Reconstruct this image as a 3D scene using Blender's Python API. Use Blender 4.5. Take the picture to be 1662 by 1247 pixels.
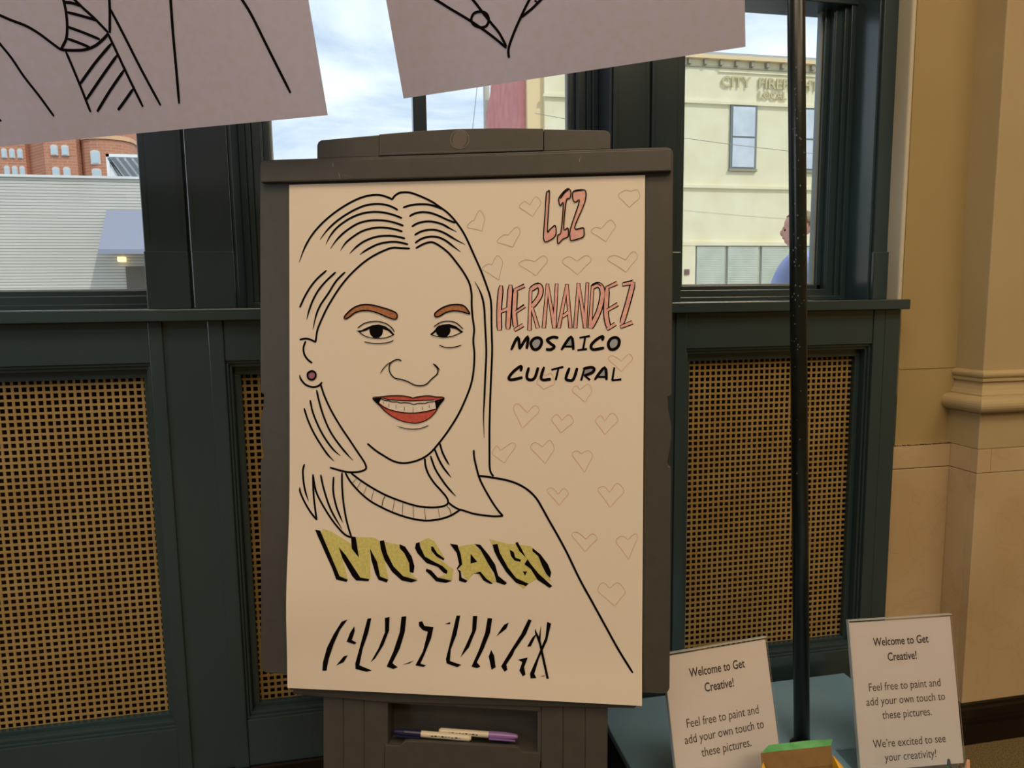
import bpy, bmesh, math, random
from mathutils import Vector, Matrix
from math import sin, cos, pi, radians as R_
random.seed(7)
for o in list(bpy.data.objects): bpy.data.objects.remove(o)
SC = bpy.context.scene; COL = SC.collection

# ---------------- camera ----------------
EYE = 1.15
cd = bpy.data.cameras.new('camera'); cam = bpy.data.objects.new('camera', cd); COL.objects.link(cam)
r_ = Vector((0.9822, -0.1887, -0.0130)); d_ = Vector((-0.0344, -0.1107, -0.9933)); f_ = Vector((0.1861, 0.9757, -0.1156))
f_.normalize(); r_ = (r_ - f_*r_.dot(f_)).normalized(); u_ = r_.cross(f_).normalized()
m = Matrix.Identity(4)
for i in range(3): m[i][0] = r_[i]; m[i][1] = u_[i]; m[i][2] = -f_[i]
m[0][3], m[1][3], m[2][3] = 0, 0, EYE
cam.matrix_world = m
cd.sensor_width = 36; cd.sensor_fit = 'HORIZONTAL'; cd.lens = 1126*36/1662; cd.clip_start = .02; cd.clip_end = 400
SC.camera = cam
# ---------------- colour management ----------------
vs = SC.view_settings; SC.display_settings.display_device = 'sRGB'
vs.view_transform = 'Standard'; vs.look = 'None'; vs.exposure = 0.0; vs.gamma = 1; vs.use_curve_mapping = False
# ---------------- world: bright sky with thin cloud ----------------
W = bpy.data.worlds.new('sky'); SC.world = W; W.use_nodes = True
nt = W.node_tree; N = nt.nodes; L = nt.links; N.clear()
wo = N.new('ShaderNodeOutputWorld'); bg = N.new('ShaderNodeBackground'); L.new(bg.outputs[0], wo.inputs[0])
tc = N.new('ShaderNodeTexCoord'); mp = N.new('ShaderNodeMapping'); mp.inputs['Scale'].default_value = (1.6, 1.6, 4.2); mp.inputs['Rotation'].default_value = (0.1, 0.35, .4)
L.new(tc.outputs['Generated'], mp.inputs[0])
nz = N.new('ShaderNodeTexNoise'); nz.inputs['Scale'].default_value = 2.1; nz.inputs['Detail'].default_value = 7; nz.inputs['Roughness'].default_value = .55
nz.inputs['Distortion'].default_value = .5
L.new(mp.outputs[0], nz.inputs[0])
cr = N.new('ShaderNodeValToRGB'); cr.color_ramp.elements[0].position = .34; cr.color_ramp.elements[0].color = (.16, .235, .34, 1)
cr.color_ramp.elements[1].position = .66; cr.color_ramp.elements[1].color = (.47, .505, .54, 1)
L.new(nz.outputs[0], cr.inputs[0]); L.new(cr.outputs[0], bg.inputs[0]); bg.inputs[1].default_value = 2.6
# ---------------- sun ----------------
sl = bpy.data.lights.new('sun', 'SUN'); sl.energy = 1.8; sl.angle = .009; sl.color = (1, .95, .86)
so = bpy.data.objects.new('sun', sl); COL.objects.link(so); so.rotation_euler = Vector((-.42, .60, -.72)).to_track_quat('-Z', 'Y').to_euler()
# ---------------- the hall's warm ceiling lamps (large area lights) ----------------
def area(n, loc, sx, sy, e, col):
    l = bpy.data.lights.new(n, 'AREA'); l.shape = 'RECTANGLE'; l.size = sx; l.size_y = sy; l.energy = e; l.color = col
    o = bpy.data.objects.new(n, l); COL.objects.link(o); o.location = loc; return o
WARM = (1, .77, .51)
wl = area('cool_side_fill', (-4.38, -.9, 1.95), 2.0, 1.9, 56, (.74, .86, 1)); wl.rotation_euler = (Vector((0, 1.3, 1.3))-wl.location).to_track_quat('-Z', 'Y').to_euler()  # added cool fill that brightens the posts and easel from the left
area('ceiling_lamp_light', (-.4, -.5, 3.93), 2.4, 1.2, 65, WARM)
area('ceiling_lamp_light', (2.6, -1.0, 3.93), 1.6, 1.2, 42, WARM)
area('ceiling_lamp_light', (.8, -2.75, 3.93), 3.4, 1.0, 84, WARM)

# ---------------- helpers ----------------
def lin(c): c /= 255; return c/12.92 if c <= .04045 else ((c+.055)/1.055)**2.4
def C(r, g, b): return (lin(r), lin(g), lin(b), 1)
MATS = {}
def mat(name, col, rough=.6, col2=None, scale=20, bump=0, metal=0, spec=.5, stretch=(1, 1, 1), ramp=(.35, .65), detail=4, emit=0, trans=0, alpha=1):
    if name in MATS: return MATS[name]
    M = bpy.data.materials.new(name); M.use_nodes = True; n = M.node_tree.nodes; l = M.node_tree.links
    b = n['Principled BSDF']; b.inputs['Base Color'].default_value = C(*col); b.inputs['Roughness'].default_value = rough
    b.inputs['Metallic'].default_value = metal; b.inputs['Specular IOR Level'].default_value = spec
    tcn = n.new('ShaderNodeTexCoord'); mpn = n.new('ShaderNodeMapping'); mpn.inputs['Scale'].default_value = stretch
    l.new(tcn.outputs['Object'], mpn.inputs[0])
    nn = n.new('ShaderNodeTexNoise'); nn.inputs['Scale'].default_value = scale; nn.inputs['Detail'].default_value = detail; l.new(mpn.outputs[0], nn.inputs[0])
    if col2:
        rp = n.new('ShaderNodeValToRGB'); rp.color_ramp.elements[0].position = ramp[0]; rp.color_ramp.elements[1].position = ramp[1]
        rp.color_ramp.elements[0].color = C(*col); rp.color_ramp.elements[1].color = C(*col2)
        l.new(nn.outputs[0], rp.inputs[0]); l.new(rp.outputs[0], b.inputs['Base Color'])
    if bump:
        bp = n.new('ShaderNodeBump'); bp.inputs['Strength'].default_value = bump; bp.inputs['Distance'].default_value = .002
        l.new(nn.outputs[0], bp.inputs['Height']); l.new(bp.outputs[0], b.inputs['Normal'])
    if emit: b.inputs['Emission Color'].default_value = C(*col); b.inputs['Emission Strength'].default_value = emit
    if trans:
        t = n.new('ShaderNodeBsdfTranslucent'); t.inputs[0].default_value = C(*(col2 or col)); mx = n.new('ShaderNodeMixShader'); mx.inputs[0].default_value = trans
        out = n['Material Output']; l.new(b.outputs[0], mx.inputs[1]); l.new(t.outputs[0], mx.inputs[2]); l.new(mx.outputs[0], out.inputs[0])
    MATS[name] = M; return M
def glassmat(name, tint=(1, 1, 1), refl=.06, rough=0.0):
    M = bpy.data.materials.new(name); M.use_nodes = True; n = M.node_tree.nodes; l = M.node_tree.links; n.clear()
    o = n.new('ShaderNodeOutputMaterial'); t = n.new('ShaderNodeBsdfTransparent'); t.inputs[0].default_value = (*tint, 1)
    g = n.new('ShaderNodeBsdfGlossy'); g.inputs['Roughness'].default_value = rough; fr = n.new('ShaderNodeLayerWeight'); fr.inputs[0].default_value = .25
    mu = n.new('ShaderNodeMath'); mu.operation = 'MULTIPLY_ADD'; mu.inputs[1].default_value = .5; mu.inputs[2].default_value = refl
    l.new(fr.outputs['Fresnel'], mu.inputs[0]); mx = n.new('ShaderNodeMixShader'); l.new(mu.outputs[0], mx.inputs[0])
    l.new(t.outputs[0], mx.inputs[1]); l.new(g.outputs[0], mx.inputs[2]); l.new(mx.outputs[0], o.inputs[0]); return M
def brickmat(name, c1, c2, mortar, bw, bh, ms=.01, sc=1.0):
    M = bpy.data.materials.new(name); M.use_nodes = True; n = M.node_tree.nodes; l = M.node_tree.links; b = n['Principled BSDF']; b.inputs['Roughness'].default_value = .85
    tcn = n.new('ShaderNodeTexCoord'); sx = n.new('ShaderNodeSeparateXYZ'); cx = n.new('ShaderNodeCombineXYZ'); l.new(tcn.outputs['Object'], sx.inputs[0])
    ad = n.new('ShaderNodeMath'); ad.operation = 'ADD'; l.new(sx.outputs[0], ad.inputs[0]); l.new(sx.outputs[1], ad.inputs[1]); l.new(ad.outputs[0], cx.inputs[0]); l.new(sx.outputs[2], cx.inputs[1])
    br = n.new('ShaderNodeTexBrick'); l.new(cx.outputs[0], br.inputs[0]); br.inputs['Color1'].default_value = C(*c1); br.inputs['Color2'].default_value = C(*c2); br.inputs['Mortar'].default_value = C(*mortar)
    br.inputs['Scale'].default_value = sc; br.inputs['Brick Width'].default_value = bw; br.inputs['Row Height'].default_value = bh; br.inputs['Mortar Size'].default_value = ms; br.inputs['Mortar Smooth'].default_value = .3
    nn = n.new('ShaderNodeTexNoise'); nn.inputs['Scale'].default_value = .7; nn.inputs['Detail'].default_value = 6; l.new(tcn.outputs['Object'], nn.inputs[0])
    mx = n.new('ShaderNodeMix'); mx.data_type = 'RGBA'; mx.blend_type = 'MULTIPLY'; mx.inputs[0].default_value = .25
    l.new(br.outputs[0], mx.inputs[6]); l.new(nn.outputs[0], mx.inputs[7]); l.new(mx.outputs[2], b.inputs['Base Color'])
    bp = n.new('ShaderNodeBump'); bp.inputs['Strength'].default_value = .5; bp.inputs['Distance'].default_value = .01; bp.invert = True
    l.new(br.outputs['Fac'], bp.inputs['Height']); l.new(bp.outputs[0], b.inputs['Normal']); MATS[name] = M; return M

def BM(): return bmesh.new()
def bx(bm, x0, x1, y0, y1, z0, z1, mi=0):
    v = [bm.verts.new(p) for p in ((x0, y0, z0), (x1, y0, z0), (x1, y1, z0), (x0, y1, z0), (x0, y0, z1), (x1, y0, z1), (x1, y1, z1), (x0, y1, z1))]
    for f in ((0, 3, 2, 1), (4, 5, 6, 7), (0, 1, 5, 4), (1, 2, 6, 5), (2, 3, 7, 6), (3, 0, 4, 7)):
        F = bm.faces.new([v[i] for i in f]); F.material_index = mi
    return v
def prism(bm, pts, y0, y1, mi=0):
    """extrude an XZ outline from y0 to y1"""
    a = [bm.verts.new((x, y0, z)) for x, z in pts]; b = [bm.verts.new((x, y1, z)) for x, z in pts]; n = len(pts)
    fs = [bm.faces.new(a), bm.faces.new(b[::-1])] + [bm.faces.new((a[i], b[i], b[(i+1) % n], a[(i+1) % n])) for i in range(n)]
    for f in fs: f.material_index = mi
    return fs
def tube(bm, pts, r, seg=12, cap=True):
    pts = [Vector(p) for p in pts]; rings = []
    for i, p in enumerate(pts):
        d = (pts[min(i+1, len(pts)-1)]-pts[max(i-1, 0)]).normalized(); up = Vector((0, 0, 1)) if abs(d.z) < .9 else Vector((1, 0, 0))
        a = d.cross(up).normalized(); b = d.cross(a); rr = r[i] if isinstance(r, (list, tuple)) else r
        rings.append([bm.verts.new(p+a*cos(2*pi*k/seg)*rr+b*sin(2*pi*k/seg)*rr) for k in range(seg)])
    for A, B in zip(rings, rings[1:]):
        for k in range(seg): bm.faces.new((A[k], A[(k+1) % seg], B[(k+1) % seg], B[k]))
    if cap: bm.faces.new(rings[0][::-1]); bm.faces.new(rings[-1])
def sweep(bm, path, prof):
    """path: XY corner points, prof: (offset outward (left-hand normal reversed), z). Offsets at corners are mitred."""
    cols = []
    for i, p in enumerate(path):
        p = Vector(p); ns = []
        if i > 0: d = (p-Vector(path[i-1])).normalized(); ns.append(Vector((d.y, -d.x)))
        if i < len(path)-1: d = (Vector(path[i+1])-p).normalized(); ns.append(Vector((d.y, -d.x)))
        n = ns[0] if len(ns) == 1 else (ns[0]+ns[1])/(1+ns[0].dot(ns[1]))
        cols.append([bm.verts.new((p.x+n.x*o, p.y+n.y*o, z)) for o, z in prof])
    for A, B in zip(cols, cols[1:]):
        for k in range(len(prof)-1): bm.faces.new((A[k], B[k], B[k+1], A[k+1]))
def obj(name, bm, ms, parent=None, bevel=0, smooth=False, kind=None, label=None, segs=2, solid=0):
    bmesh.ops.recalc_face_normals(bm, faces=bm.faces)
    me = bpy.data.meshes.new(name); bm.to_mesh(me); bm.free()
    for mm in (ms if isinstance(ms, list) else [ms]): me.materials.append(mm)
    o = bpy.data.objects.new(name, me); COL.objects.link(o)
    if parent: o.parent = parent; o.matrix_parent_inverse = Matrix.Identity(4)
    if bevel:
        b = o.modifiers.new('bevel', 'BEVEL'); b.width = bevel; b.segments = segs; b.limit_method = 'ANGLE'; b.angle_limit = R_(40)
    if solid: s = o.modifiers.new('solid', 'SOLIDIFY'); s.thickness = solid
    if smooth:
        for p in me.polygons: p.use_smooth = True
    if kind: o['kind'] = kind
    if label: o['label'] = label
    return o
def box(name, b, m_, parent=None, bevel=0, **k):
    bm = BM(); bx(bm, *b); return obj(name, bm, m_, parent, bevel, **k)
def empty(name, label=None, cat=None, loc=(0, 0, 0), group=None, kind=None):
    o = bpy.data.objects.new(name, None); COL.objects.link(o); o.location = loc; o.empty_display_size = .1
    if label: o['label'] = label
    if cat: o['category'] = cat
    if group: o['group'] = group
    if kind: o['kind'] = kind
    return o
def tag(o, label, cat, group=None):
    o['label'] = label; o['category'] = cat
    if group: o['group'] = group
    return o
def text(name, s, size, m_, parent, loc, rot=(pi/2, 0, 0), align='CENTER', off=0, ext=.0002, sx=1):
    cu = bpy.data.curves.new(name, 'FONT'); cu.body = s; cu.size = size; cu.align_x = align; cu.offset = off; cu.extrude = ext; cu.resolution_u = 3
    t = bpy.data.objects.new('tmp', cu); COL.objects.link(t); bpy.context.view_layer.update()
    me = bpy.data.meshes.new_from_object(t.evaluated_get(bpy.context.evaluated_depsgraph_get())); bpy.data.objects.remove(t)
    me.name = name; me.materials.clear(); me.materials.append(m_)
    o = bpy.data.objects.new(name, me); COL.objects.link(o); o.parent = parent; o.location = loc; o.rotation_euler = rot; o.scale = (sx, 1, 1); return o

def rel(name, a, m_, p, bev=.002):
    L_ = p.location; bm = BM(); bx(bm, a[0]-L_.x, a[1]-L_.x, a[2]-L_.y, a[3]-L_.y, a[4]-L_.z, a[5]-L_.z); return obj(name, bm, m_, p, bev)
def letters(s, size, m_, parent, loc, sx):
    # raised letters, each one a part of its own
    t = text('letter', s, size, m_, parent, loc, align='LEFT', off=.006, ext=.02, sx=sx); me = t.data; adj = list(range(len(me.vertices)))
    def find(i):
        while adj[i] != i: adj[i] = adj[adj[i]]; i = adj[i]
        return i
    for e in me.edges: adj[find(e.vertices[0])] = find(e.vertices[1])
    # front, back and rim meet by position
    pos = {}
    for v in me.vertices:
        k = (round(v.co.x, 4), round(v.co.y, 4)); pos.setdefault(k, v.index); adj[find(v.index)] = find(pos[k])
    grp = {}
    for p in me.polygons: grp.setdefault(find(p.vertices[0]), []).append(p)
    for g, ps in grp.items():
        vi = sorted({v for p in ps for v in p.vertices}); ix = {v: i for i, v in enumerate(vi)}; m2 = bpy.data.meshes.new('letter')
        m2.from_pydata([me.vertices[v].co for v in vi], [], [[ix[v] for v in p.vertices] for p in ps]); m2.materials.append(m_)
        o = bpy.data.objects.new('letter', m2); COL.objects.link(o); o.parent = parent; o.location = t.location; o.rotation_euler = t.rotation_euler; o.scale = t.scale
    bpy.data.objects.remove(t)

# ---------------- materials ----------------
teal = mat('teal_gloss_paint', (46, 65, 71), .22, (50, 70, 77), 6, .05, spec=.8, stretch=(1, 1, .3))
brass = mat('aged_brass_paint', (166, 142, 92), .5, (156, 130, 80), 14, 0, metal=.0, spec=.4)
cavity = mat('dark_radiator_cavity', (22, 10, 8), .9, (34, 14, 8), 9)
yellow = mat('ochre_wall_paint', (176, 157, 110), .7, (170, 150, 102), 3, .05)
cream = mat('cream_plaster_return', (206, 200, 180), .6)
pilm = mat('buff_column_paint', (188, 170, 130), .65, (183, 164, 124), 4, .05)
blackmarble = mat('black_marble', (20, 15, 12), .25, (52, 42, 34), 7, 0, ramp=(.55, .8), detail=8)
carpet = mat('brown_speckled_carpet', (92, 80, 54), .95, (128, 114, 84), 260, .6, ramp=(.3, .7), detail=2, spec=.1)
white = mat('off_white_ceiling', (200, 190, 170), .8)
def marblemat():
    M = mat('buff_marble', (204, 182, 148), .35, (190, 166, 128), 3.5, detail=9); n = M.node_tree.nodes; l = M.node_tree.links; b = n['Principled BSDF']
    tcn = n.new('ShaderNodeTexCoord'); n1 = n.new('ShaderNodeTexNoise'); n1.inputs['Scale'].default_value = 6; n1.inputs['Detail'].default_value = 8; n1.inputs['Distortion'].default_value = 1.2
    l.new(tcn.outputs['Object'], n1.inputs[0]); rp = n.new('ShaderNodeValToRGB'); e = rp.color_ramp.elements; e[0].position = .485; e[0].color = (1, 1, 1, 1); e[1].position = .5; e[1].color = (.84, .8, .76, 1)
    e2 = e.new(.515); e2.color = (1, 1, 1, 1); l.new(n1.outputs[0], rp.inputs[0]); mx = n.new('ShaderNodeMix'); mx.data_type = 'RGBA'; mx.blend_type = 'MULTIPLY'; mx.inputs[0].default_value = .45
    src = b.inputs['Base Color'].links[0].from_socket; l.new(src, mx.inputs[6]); l.new(rp.outputs[0], mx.inputs[7]); l.new(mx.outputs[2], b.inputs['Base Color']); return M
marble = marblemat()
easelm = mat('brown_grey_plastic', (70, 68, 64), .45, (74, 72, 68), 40, .08, spec=.45)
paper = mat('poster_paper', (232, 220, 205), .75, spec=.2)
hangpaper = mat('hanging_paper', (215, 205, 205), .8, (222, 210, 228), 60, .1, spec=.15, trans=.42)
ink = mat('black_ink', (8, 5, 6), .8, spec=.1)

# =====================================================================  ROOM
Y0 = 1.576      # front of the window casings
D = 1.486       # front of the radiator covers
YG = 1.728      # glass
ZS = 1.1475     # sill top
ZH = 1.895      # glass top of the lower lights
ZT = 2.9
box('floor', (-4.5, 4.5, -6.5, 1.9, -.05, 0), carpet, kind='structure')
box('ceiling', (-4.5, 4.5, -6.5, 1.9, 4, 4.05), white, kind='structure')
box('wall_back', (-4.5, 4.5, -6.6, -6.5, 0, 4), yellow, kind='structure')
box('wall_left', (-4.6, -4.5, -6.6, 1.9, 0, 4), yellow, kind='structure')
box('wall_right', (4.5, 4.6, -6.6, 1.9, 0, 4), yellow, kind='structure')
bm = BM(); bx(bm, 1.287, 4.5, 1.53, 1.9, 0, 4); bx(bm, -4.5, -1.5, 1.53, 1.9, 0, 4); bx(bm, -1.5, 1.287, 1.6, 1.9, ZT+.06, 4); bx(bm, -1.5, 1.287, 1.64, 1.9, 0, 1.1)
wf = obj('wall_front', bm, yellow, kind='structure')
box('plaster_return', (1.2752, 1.2875, 1.5295, 1.64, 0.9, ZT+.06), cream, wf, .008, segs=4)
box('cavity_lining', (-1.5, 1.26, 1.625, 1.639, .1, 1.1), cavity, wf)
box('paint_joint', (1.288, 1.47, 1.5285, 1.531, .9715, .9735), mat('ochre_joint', (168, 147, 100), .8), wf)
# marble wainscot on the wall right of the window
bm = BM(); bx(bm, 1.2505, 1.4405, 1.517, 1.5305, .717, .776); obj('marble_slab', bm, marble, wf, .0015)
bm = BM(); bx(bm, 1.2505, 1.4405, 1.517, 1.5305, .10, .715); obj('marble_slab', bm, marble, wf, .0015)
bm = BM()
for i in range(26):
    x = 1.255+i*.0073; bx(bm, x, x+.003+.005*random.random(), 1.5165, 1.52, .776, .7775+.0015*random.random())
obj('mortar_bead', bm, mat('dirty_mortar', (120, 92, 58), .9, (60, 44, 26), 90), wf, kind='stuff')

# window sill, one long board
w4 = empty('fill_light_frame', None, None, (-4.5, -.9, 1.95), kind='structure')  # unseen frame added around the cool fill light, solid wall behind it
rel('frame', (-4.5, -4.44, -2.0, -1.9, .9, 3.0), teal, w4); rel('frame', (-4.5, -4.44, .1, .2, .9, 3.0), teal, w4); rel('frame', (-4.5, -4.44, -1.9, .1, .9, 1.0), teal, w4); rel('frame', (-4.5, -4.44, -1.9, .1, 2.9, 3.0), teal, w4)
trim = box('trim_1', (-1.6, 1.257, 1.466, 1.70, 1.1235, ZS), teal, None, .0025, kind='structure')
trim['label'] = 'dark green sill board running under all the windows'

# ---- pillars between the windows
def pillar(n, x0, xm, x1, lab):
    p = empty(n, lab, None, ((x0+x1)/2, Y0, ZS), kind='structure'); L_ = p.location
    def b(name, a, bev=.002): 
        bm = BM(); bx(bm, a[0]-L_.x, a[1]-L_.x, a[2]-L_.y, a[3]-L_.y, a[4]-L_.z, a[5]-L_.z); return obj(name, bm, teal, p, bev)
    b('post', (x0+.036, x1-.004, Y0+.012, 1.80, ZS, ZT))
    b('casing_board', (x0, xm-.003, Y0, Y0+.0135, ZS, ZT)); b('casing_board', (xm+.003, x1, Y0, Y0+.0135, ZS, ZT))
    b('casing_block', (x0-.001, xm-.002, Y0-.003, Y0+.002, ZS, 1.267)); b('casing_block', (xm+.004, x1+.001, Y0-.003, Y0+.002, ZS, 1.267))
    # shallow raised fillets that frame each board
    bm = BM()
    for a, c in ((x0+.012, xm-.012), (xm+.012, x1-.012)):
        for x in (a, c): bx(bm, x-.0008-L_.x, x+.0008-L_.x, -.0008, .0003, 1.285-ZS, ZT-ZS)
    obj('fillet', bm, teal, p); return p
pillar('trim_2', -.471, -.384, -.297, 'wide dark green window post left of the easel')
pillar('trim_3', .546, .636, .7147, 'wide dark green window post behind the top right of the easel')
pillar('trim_4', -1.50, -1.41, -1.31, 'dark green window post beyond the left edge')
p4 = empty('trim_5', 'dark green window casing at the right end of the windows', None, (1.255, Y0, ZS), kind='structure')
rel('casing_board', (1.2355, 1.2755, Y0, Y0+.2, ZS, ZT), teal, p4); rel('casing_block', (1.2340, 1.276, Y0-.006, Y0+.01, ZS, 1.267), teal, p4)

# ---- windows
pane = glassmat('window_glass', (.97, .985, .98), .03)
def window(n, x0, x1, mull=None):
    w = empty(n, None, None, ((x0+x1)/2, YG, ZS), kind='structure'); xc = w.location.x
    YJ = 1.676
    def R(name, a, bev=.0015, mm=teal): return rel(name, a, mm, w, bev)
    for s, xe in ((1, x0), (-1, x1)):
        def X(a, b): return (xe+s*a, xe+s*b) if s > 0 else (xe-b, xe-a)
        R('jamb_liner', (*X(0, .006), Y0+.008, 1.80, ZS, ZT)); R('jamb_stop', (*X(.006, .020), YJ-.006, 1.79, ZS, ZT))
        R('jamb_stop', (*X(.020, .032), YJ+.004, 1.78, ZS, ZT)); R('jamb_stop', (*X(.032, .052), YJ+.012, YJ+.022, ZS+.001, ZT))
        R('sash_stile', (*X(.052, .066), YJ+.034, YG+.02, ZS+.02, ZT)); R('sash_stile', (*X(.006, .054), YJ+.016, YG+.018, ZS+.001, ZT))
        R('glazing_bead', (*X(.066, .071), YG-.008, YG+.012, ZS+.044, ZT), .001, mat('pale_glazing_bead', (150, 160, 160), .35))
    R('sash_rail', (x0, x1, YJ+.014, YG+.02, ZS+.0005, ZS+.030)); R('sash_rail', (x0, x1, YJ+.034, YG+.018, ZS+.028, ZS+.042))
    R('sash_rail', (x0, x1, YJ-.004, YJ+.02, ZS+.0005, ZS+.012)); R('glazing_bead', (x0+.06, x1-.06, YG-.008, YG+.012, ZS+.042, ZS+.046), .001, MATS['pale_glazing_bead'])
    R('transom', (x0, x1, YJ-.01, YG+.03, ZH, ZH+.07)); R('head', (x0, x1, Y0+.008, 1.80, ZT-.01, ZT+.06)); R('outer_sill', (x0, x1, YG+.018, 1.95, 1.09, ZS), .002, mat('stone_sill', (190, 185, 170), .8))
    R('pane', (x0+.06, x1-.06, YG, YG+.004, ZS+.035, ZH+.002), 0, pane); R('pane', (x0+.06, x1-.06, YG, YG+.004, ZH+.06, ZT), 0, pane)
    if mull: R('mullion', (mull-.016, mull+.016, 1.70, 1.76, ZS+.03, ZH+.01), .003)
window('window_1', -1.31, -.437); window('window_2', -.297, .546, .1125); window('window_3', .7147, 1.2355)

# ---- radiator covers with lattice grilles
def cover(x0, x1, label, groupname='radiator covers under the windows', stile=.0275, endw=None):
    c = empty('radiator_cover', label, 'radiator cover', ((x0+x1)/2, D, .155), groupname)
    def R(name, a, bev=.0015, mm=teal): return rel(name, a, mm, c, bev)
    zt, zb = 1.041, .262; Yb = 1.532
    R('top_rail', (x0, x1, D+.003, D+.02, zt, 1.1235)); R('bottom_rail', (x0, x1, D+.003, D+.02, .157, zb))
    # stepped moulding and inner frame around the grille
    for i, (o, y) in enumerate(((.005, D+.008), (.010, D+.014), (.0227, Yb-.014))):
        a = (0, .005, .010)[i]
        bm = BM(); L_ = c.location
        def q(X0, X1, Z0, Z1): bx(bm, X0-L_.x, X1-L_.x, y-L_.y, Yb+.004-L_.y, Z0-L_.z, Z1-L_.z)
        zo = (.006, .013, .032)[i]; za = (0, .006, .013)[i]; zb2 = (.005, .012, .020)[i]; zb1 = (0, .005, .012)[i]
        q(x0+a, x1-a, zt-zo, zt-za); q(x0+a, x1-a, zb+zb1, zb+zb2); q(x0+a, x0+o, zb+zb2, zt-zo); q(x1-o, x1-a, zb+zb2, zt-zo)
        obj(('outer_moulding', 'inner_moulding', 'grille_frame')[i], bm, teal, c, .001)
    # lattice: two layers of flat bars
    bm = BM(); P_ = .01408; bw = .0050; gx0, gx1, gz0, gz1 = x0+.0227, x1-.0227, zb+.020, zt-.032
    n = int((gx1-gx0)/P_)+1; L_ = c.location
    for i in range(n+1):
        x = gx0+i*P_+.002; 
        if x+bw < gx1: bx(bm, x-L_.x, x+bw-L_.x, Yb-L_.y, Yb+.0022-L_.y, gz0-.004-L_.z, gz1+.004-L_.z)
    k = 0; z = gz1-.008
    while z > gz0: bx(bm, gx0-L_.x, gx1-L_.x, Yb-.0006-L_.y, Yb+.0016-L_.y, z-bw-L_.z, z-L_.z); z -= P_
    obj('grille', bm, brass, c, kind='stuff')
    return c
cover(-1.31, -.449, 'wide lattice grille radiator cover at the left, clear of the easel')
cover(-.308, .552, 'lattice grille radiator cover mostly hidden behind the easel')
cover(.6925, 1.1757, 'narrow lattice grille radiator cover behind the slanted pole at right')
# panelled strips between the covers
def strip(n, xs, lab):
    p = empty(n, lab, None, ((xs[0]+xs[-1])/2, D, .155), kind='structure')
    rel('stile', (xs[0], xs[1], D, D+.03, .155, 1.1235), teal, p); rel('flat_panel', (xs[1], xs[2], D+.006, D+.03, .155, 1.1235), teal, p, 0)
    if len(xs) > 3: rel('stile', (xs[2], xs[3], D, D+.03, .155, 1.1235), teal, p)
    return p
strip('trim_6', (-.449, -.4227, -.3376, -.308), 'dark green panelled strip under the left window post')
strip('trim_7', (.552, .578, .6665, .6925), 'dark green panelled strip under the right window post')
strip('trim_8', (-1.45, -1.42, -1.335, -1.31), 'dark green panelled strip beyond the left edge')
p9 = empty('trim_9', 'dark green end stile of the panelling beside the marble', None, (1.21, D, .155), kind='structure')
rel('stile', (1.1757, 1.206, D, D+.05, .155, 1.1235), teal, p9); rel('stile', (1.2065, 1.2488, D+.0005, D+.06, .155, 1.1235), teal, p9)
bm = BM(); bx(bm, -1.5, 1.2505, D+.004, D+.08, 0, .150); bx(bm, -1.5, 1.2505, D-.006, D+.08, .150, .157)
obj('baseboard_front', bm, blackmarble, None, .002, kind='structure')

# ---- pilaster at the right
pil = empty('trim_10', 'buff square column with moulded base on marble cladding', None, (1.75, 1.5, 0), kind='structure')
rel('shaft', (1.454, 2.1, 1.446, 1.54, .96, 4), pilm, pil, .003)
rel('base_block', (1.441, 2.1, 1.433, 1.54, .776, .866), pilm, pil, .003)
bm = BM(); prof = [(0, .866)]
def arc(cx, cz, r, a0, a1, n=8): return [(cx+r*cos(R_(a0+(a1-a0)*i/n)), cz+r*sin(R_(a0+(a1-a0)*i/n))) for i in range(n+1)]
prof = [(-.02, .868), (.006, .868)]+arc(.006, .887, .019, -90, 90, 10)+[(-.0, .908), (-.0, .912)]+arc(.002, .932, .016, 200, 110, 7)[0:0]+[(-.003, .914), (-.008, .922), (-.0115, .932), (-.0125, .943), (-.007, .944), (-.007, .950)]+arc(-.011, .9605, .009, -70, 90, 8)+[(-.013, .9705), (-.02, .972)]
L_ = pil.location
sweep(bm, [(1.441-L_.x, 1.54-L_.y), (1.441-L_.x, 1.433-L_.y), (2.1-L_.x, 1.433-L_.y)], prof)
obj('base_moulding', bm, pilm, pil)
rel('marble_slab', (1.441, 1.463, 1.4555, 1.53, .717, .776), marble, pil, .001); rel('marble_slab', (1.441, 1.4795, 1.433, 1.455, .717, .776), marble, pil, .001); rel('marble_slab', (1.4805, 2.1, 1.433, 1.455, .717, .776), marble, pil, .001)
rel('marble_slab', (1.441, 1.463, 1.4555, 1.53, .11, .7155), marble, pil, .001); rel('marble_slab', (1.441, 2.1, 1.433, 1.455, .11, .7155), marble, pil, .001)
rel('core', (1.462, 2.1, 1.454, 1.54, 0, .78), mat('dark_core', (40, 28, 18), .9), pil, 0)
bm = BM(); sweep(bm, [(1.441, 1.54), (1.441, 1.433), (2.1, 1.433)], [(-.01, .112), (.001, .112), (.004, .108), (.004, .100), (.007, .094), (.007, .072), (.003, .068), (.003, .055), (.010, .052), (.010, 0), (-.01, 0)])
sweep(bm, [(1.2505, 1.517), (1.441, 1.517)], [(-.01, .112), (.001, .112), (.004, .108), (.004, .100), (.007, .094), (.007, .072), (.003, .068), (.003, .055), (.010, .052), (.010, 0), (-.01, 0)])
obj('baseboard_right', bm, blackmarble, None, kind='structure')

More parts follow.
